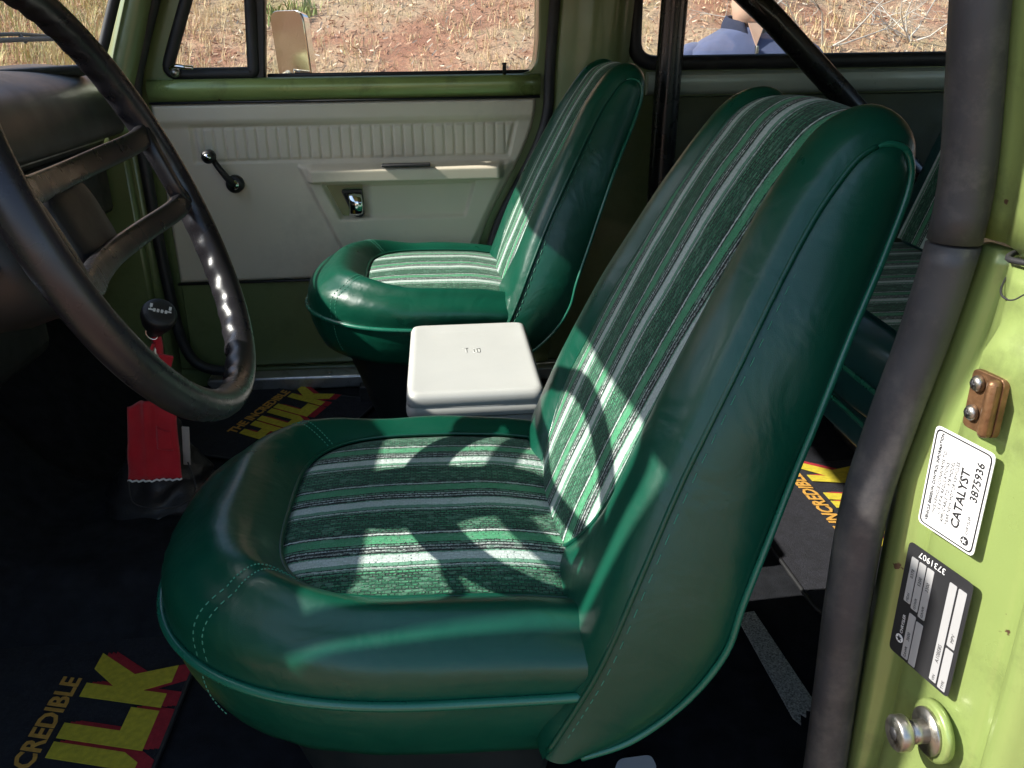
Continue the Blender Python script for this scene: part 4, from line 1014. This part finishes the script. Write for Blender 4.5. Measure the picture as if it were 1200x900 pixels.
# ================================================================== FLOOR MATS with lettering
LET = {
 'H': [[(0, 0), (.30, 0), (.30, .40), (.58, .40), (.58, 0), (.88, 0), (.88, 1), (.58, 1), (.58, .64), (.30, .64), (.30, 1), (0, 1)]],
 'U': [[(0, .18), (.14, 0), (.72, 0), (.86, .18), (.86, 1), (.56, 1), (.56, .25), (.30, .25), (.30, 1), (0, 1)]],
 'L': [[(0, 0), (.78, 0), (.78, .34), (.30, .34), (.30, 1), (0, 1)]],
 'K': [[(0, 0), (.30, 0), (.30, .30), (.56, 0), (.95, 0), (.62, .48), (1.0, 1), (.62, 1), (.30, .66), (.30, 1), (0, 1)]],
}
def floor_mat(name, loc, rz, hx, hy, off, lab, sc=1.0):
    """local +x is rearward; lettering runs along local +y with its top toward -x"""
    e = tag(empty(name, loc, rz), lab, 'floor mat', 'printed floor mats')
    rim = rrect(hx, hy, .03)
    p = prism('mat_pad', rim, [], xy(.0), xy(.007), MATP, e, .002)
    tube('bound_edge', [Vector((q[0], q[1], .0045)) for q in rim], .004, RUBBER, e, 6, True)
    ox, oy = off
    H, wsum = .125*sc, 3.62
    kx = .335*sc/wsum; sh = .26
    def lay(u, v, grow=0): # u along, v up letter
        return (ox-v*H, oy+u*kx+v*H*sh)
    u0 = 0
    zz = .0082
    for ch in 'HULK':
        polys = LET[ch]; adv = max(q[0] for pl in polys for q in pl)+.07
        for pl in polys:
            P = [lay(u0+q[0], q[1]) for q in pl]
            for k, (dx, dy) in enumerate(((.020, .004), (.014, .003), (.008, .002))):
                z = zz+k*.0005
                prism('letter_shadow', [(a+dx*sc, b+dy*sc) for a, b in P], [], xy(z-.0004), xy(z), MRED, e)
            prism('letter', P, [], xy(zz+.0012), xy(zz+.0019), MYEL, e)
        u0 += adv
    b_ = Matrix(((0, -1, 0), (1, 0, 0), (0, 0, 1)))     # text x -> +y, text y -> -x
    mw = b_.to_4x4(); mw.translation = Vector((ox-H-.012*sc, oy+.030*sc, .0088))
    text_mesh('lettering', 'THE INCREDIBLE', .040*sc, MORANGE, e, mw, .0004, shear=.25, sx=.98, bold=.0009)
    return e
floor_mat('floor_mat', (-.60, .90, .004), R(-1), .215, .20, (.195, -.205), 'printed black floor mat in front of the nearest seat', .95)
floor_mat('floor_mat', (-.44, 1.86, .004), R(-21), .215, .185, (.095, -.105), 'printed black floor mat in front of the passenger seat', .85)
floor_mat('floor_mat', (.72, 1.28, .004), R(2), .17, .24, (.115, -.10), 'printed black floor mat behind the nearest seat', .92)
# thin pale speckled strip with a jagged end, laid on the carpet
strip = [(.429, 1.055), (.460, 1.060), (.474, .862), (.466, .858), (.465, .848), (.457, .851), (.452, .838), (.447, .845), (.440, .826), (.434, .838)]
prs = prism('pale_strip', strip, [], xy(.006), xy(.0085), SPECKLED, None); tag(prs, 'pale speckled strip with jagged end on the black carpet', 'strip')
pc = prism('paper_card', rounded([(.175, .757), (.235, .767), (.232, .790), (.190, .787)], .008), [], xy(.012), xy(.0135), PAPER, None); tag(pc, 'white paper card on the floor at the bottom edge', 'card')

# ================================================================== ROLL BAR
RB = tag(empty('roll_bar', (.53, 1.31, 0)), 'black tubular roll bar with slanting brace behind the front seats', 'roll bar')
BLKP = pbr('black_gloss_paint', (.010, .010, .011), .28, coat=.3, var=.3)
def rbp(x, y, z): return (x-.53, y-1.31, z)
hp = catmull([rbp(.525, 2.03, .0), rbp(.525, 2.03, .5), rbp(.535, 2.03, .92), rbp(.535, 1.99, 1.0), rbp(.535, 1.9, 1.03), rbp(.535, 1.31, 1.03), rbp(.535, .72, 1.03), rbp(.535, .63, 1.0), rbp(.535, .59, .92), rbp(.525, .59, .5), rbp(.525, .59, .0)], 80)
tube('hoop', hp, .030, BLKP, RB, 16)
for y in (2.0, .62): tube('brace', [rbp(.56, y, 1.02), rbp(.75, y, .868), rbp(1.0, y, .643), rbp(1.45, y, .24), rbp(1.7, y, .02)], .028, BLKP, RB, 16)
for x, y in ((.525, 2.03), (.525, .59), (1.7, 2.0), (1.7, .62)): box('foot_plate', rbp(x, y, .012), (.12, .10, .012), BLKP, RB, .003)

# ================================================================== PERSON beyond the rear side window
PX, PY, PG = 1.07, 3.05, hill(1.07, 3.05)
PE = tag(empty('person', (PX, PY, PG), R(-8)), 'person in a blue zip collar fleece standing beyond the rear side window', 'person')
SKIN = pbr('skin', (.55, .34, .25), .5, var=.08, vscale=14)
PE.scale = (1.01, 1.01, 1.01)
FLEECE = pbr('blue_fleece', (.065, .080, .165), .95, var=.15, vscale=22, bump=.4, bscale=300, sheen=.3)
FLEECE_D = pbr('navy_collar', (.022, .026, .055), .95, var=.15, bump=.4, bscale=300)
JEANS = pbr('jeans', (.05, .07, .12), .9, var=.2)
HAIR = pbr('dark_hair', (.03, .02, .015), .6)
def skin_body(name, nodes, edges, mat, parent, sub=2):
    me = bpy.data.meshes.new(name); me.from_pydata([n_[0] for n_ in nodes], edges, []); me.materials.append(mat)
    o = bpy.data.objects.new(name, me); COL.objects.link(o); o.parent = parent
    md = o.modifiers.new('k', 'SKIN'); md.use_smooth_shade = True
    for v, n_ in zip(me.skin_vertices[0].data if me.skin_vertices else [], nodes): pass
    return o, me
def loft(name, secs, mat, parent, n=32):
    """secs: (z, cx, cy, rx, ry, exponent)"""
    pw = lambda v, e: math.copysign(abs(v)**e, v)
    rows = [[Vector((cx+rx*pw(math.cos(q), 2/ex), cy+ry*pw(math.sin(q), 2/ex), z)) for q in [2*math.pi*k/n for k in range(n)]] for z, cx, cy, rx, ry, ex in secs]
    return fixn(grid(name, rows, mat, parent, closed_u=True, cap=True))
# body: one continuous lofted figure, pelvis to crown
body = loft('body', [(.84, 0, 0, .165, .10, 2.4), (.95, 0, 0, .175, .11, 2.4), (1.08, 0, 0, .165, .11, 2.4), (1.22, 0, -.005, .175, .115, 2.5), (1.34, 0, -.005, .185, .115, 2.6), (1.38, 0, .0, .170, .10, 2.6), (1.425, 0, .005, .115, .085, 2.4), (1.452, 0, .012, .075, .068, 2), (1.430, 0, .012, .060, .062, 2), (1.460, 0, .004, .058, .066, 2), (1.475, 0, -.008, .060, .078, 2.1), (1.500, 0, -.012, .066, .086, 2.2), (1.550, 0, -.006, .073, .092, 2.2), (1.600, 0, .0, .077, .096, 2.1), (1.650, 0, .004, .074, .094, 2), (1.685, 0, .008, .055, .072, 2), (1.700, 0, .008, .02, .03, 2)], SKIN, PE)
ns = loft('nose', [(1.532, 0, -.110, .014, .016, 2), (1.542, 0, -.114, .016, .018, 2), (1.565, 0, -.106, .011, .014, 2), (1.595, 0, -.098, .008, .010, 2)], SKIN, PE, 12)
LIP = pbr('lip', (.45, .20, .17), .5)
tube('mouth', catmull([(-.024, -.092, 1.510), (-.010, -.101, 1.512), (.010, -.101, 1.512), (.024, -.092, 1.510)], 12), .0045, LIP, PE, 6)
for s in (-1, 1):
    superbox('ear', (s*.078, .008, 1.565), .010, .020, .032, SKIN, PE, 2.3, 0, 14, 8)
    superbox('eye', (s*.031, -.088, 1.592), .013, .008, .007, pbr('eye_dark', (.05, .04, .03), .2), PE, 2, 0, 12, 8)
    tube('eyebrow', [(s*.014, -.098, 1.608), (s*.032, -.097, 1.612), (s*.050, -.085, 1.608)], .004, HAIR, PE, 6)
hr = loft('hair', [(1.560, 0, .045, .070, .062, 2.2), (1.600, 0, .028, .081, .082, 2.2), (1.635, 0, .012, .081, .098, 2.2), (1.675, 0, .010, .070, .088, 2), (1.705, 0, .010, .045, .060, 2), (1.715, 0, .010, .012, .02, 2)], HAIR, PE)
jk = loft('fleece', [(.86, 0, 0, .185, .125, 2.5), (.90, 0, 0, .19, .13, 2.5), (1.0, 0, 0, .192, .132, 2.5), (1.15, 0, -.003, .19, .135, 2.5), (1.28, 0, -.006, .205, .138, 2.6), (1.34, 0, -.005, .214, .132, 2.7), (1.385, 0, .0, .200, .115, 2.6), (1.415, 0, .005, .160, .100, 2.4), (1.437, 0, .008, .118, .088, 2.2), (1.452, 0, .01, .092, .080, 2)], FLEECE, PE)
# open zip collar: a band round the neck, split at the front
rows = []
for j in range(7):
    t = j/6; row = []
    for i in range(41):
        q = lerp(-math.pi/2+.42*(.35+.65*t), 1.5*math.pi-.42*(.35+.65*t), i/40)
        r1 = lerp(.092, .082, t)+.008*math.sin(t*math.pi)
        row.append(Vector((r1*math.cos(q), .010+(r1*.92)*math.sin(q)-.012*(1-t)*max(0, -math.sin(q)), lerp(1.432, 1.490, t)-.022*max(0, -math.sin(q)))))
    rows.append(row)
cl_ = grid('collar', rows, FLEECE_D, PE); sm = cl_.modifiers.new('s', 'SOLIDIFY'); sm.thickness = .008
# V opening of skin and the zip under it
prism('throat', [(-.026, 1.465), (.026, 1.465), (.0, 1.395)], [], lambda p: Vector((p[0], -.098-(1.465-p[1])*.30, p[1])), lambda p: Vector((p[0], -.08-(1.465-p[1])*.30, p[1])), SKIN, PE)
tube('zipper', [(0, -.122, 1.395), (.001, -.136, 1.34), (0, -.142, 1.30), (0, -.140, 1.2)], .005, INK, PE, 6)
box('zip_pull', (.002, -.130, 1.385), (.008, .006, .024), STEEL, PE, .002)
for s in (-1, 1):
    for ii, (t, aa) in enumerate((('sleeve', 0),)):
        pts = catmull([(s*.150, .003, 1.365), (s*.205, .0, 1.335), (s*.240, .005, 1.26), (s*.262, .01, 1.15), (s*.268, -.01, 1.02), (s*.272, -.04, .88)], 24)
        tube('sleeve', pts, lambda t: .062-.020*t if t > .12 else .046+.115*t, FLEECE, PE, 16)
    # hand: palm and five curled fingers
    c = Vector((s*.273, -.055, .80))
    hand = superbox('hand', c+Vector((0, 0, .02)), .018, .042, .055, SKIN, PE, 2.6, 0, 18, 10)
    for k in range(4):
        y0 = -.030+k*.020; L = (.062, .072, .068, .052)[k]
        tube('finger', catmull([c+Vector((0, y0, -.02)), c+Vector((-s*.004, y0, -.02-L*.5)), c+Vector((-s*.018, y0, -.02-L*.95))], 8), lambda t: .009-.002*t, SKIN, hand, 8)
    tube('thumb', catmull([c+Vector((-s*.008, -.035, .03)), c+Vector((-s*.016, -.058, .0)), c+Vector((-s*.020, -.062, -.03))], 8), lambda t: .011-.003*t, SKIN, hand, 8)
    pts = catmull([(s*.085, 0, .92), (s*.095, -.004, .70), (s*.10, -.008, .48), (s*.105, .008, .28), (s*.11, .012, .07)], 24)
    tube('trouser_leg', pts, lambda t: .098-.045*t, JEANS, PE, 16)
    superbox('boot', (s*.115, -.05, .045), .048, .135, .048, pbr('boot_brown', (.06, .035, .02), .6), PE, 3, 0, 20, 10)
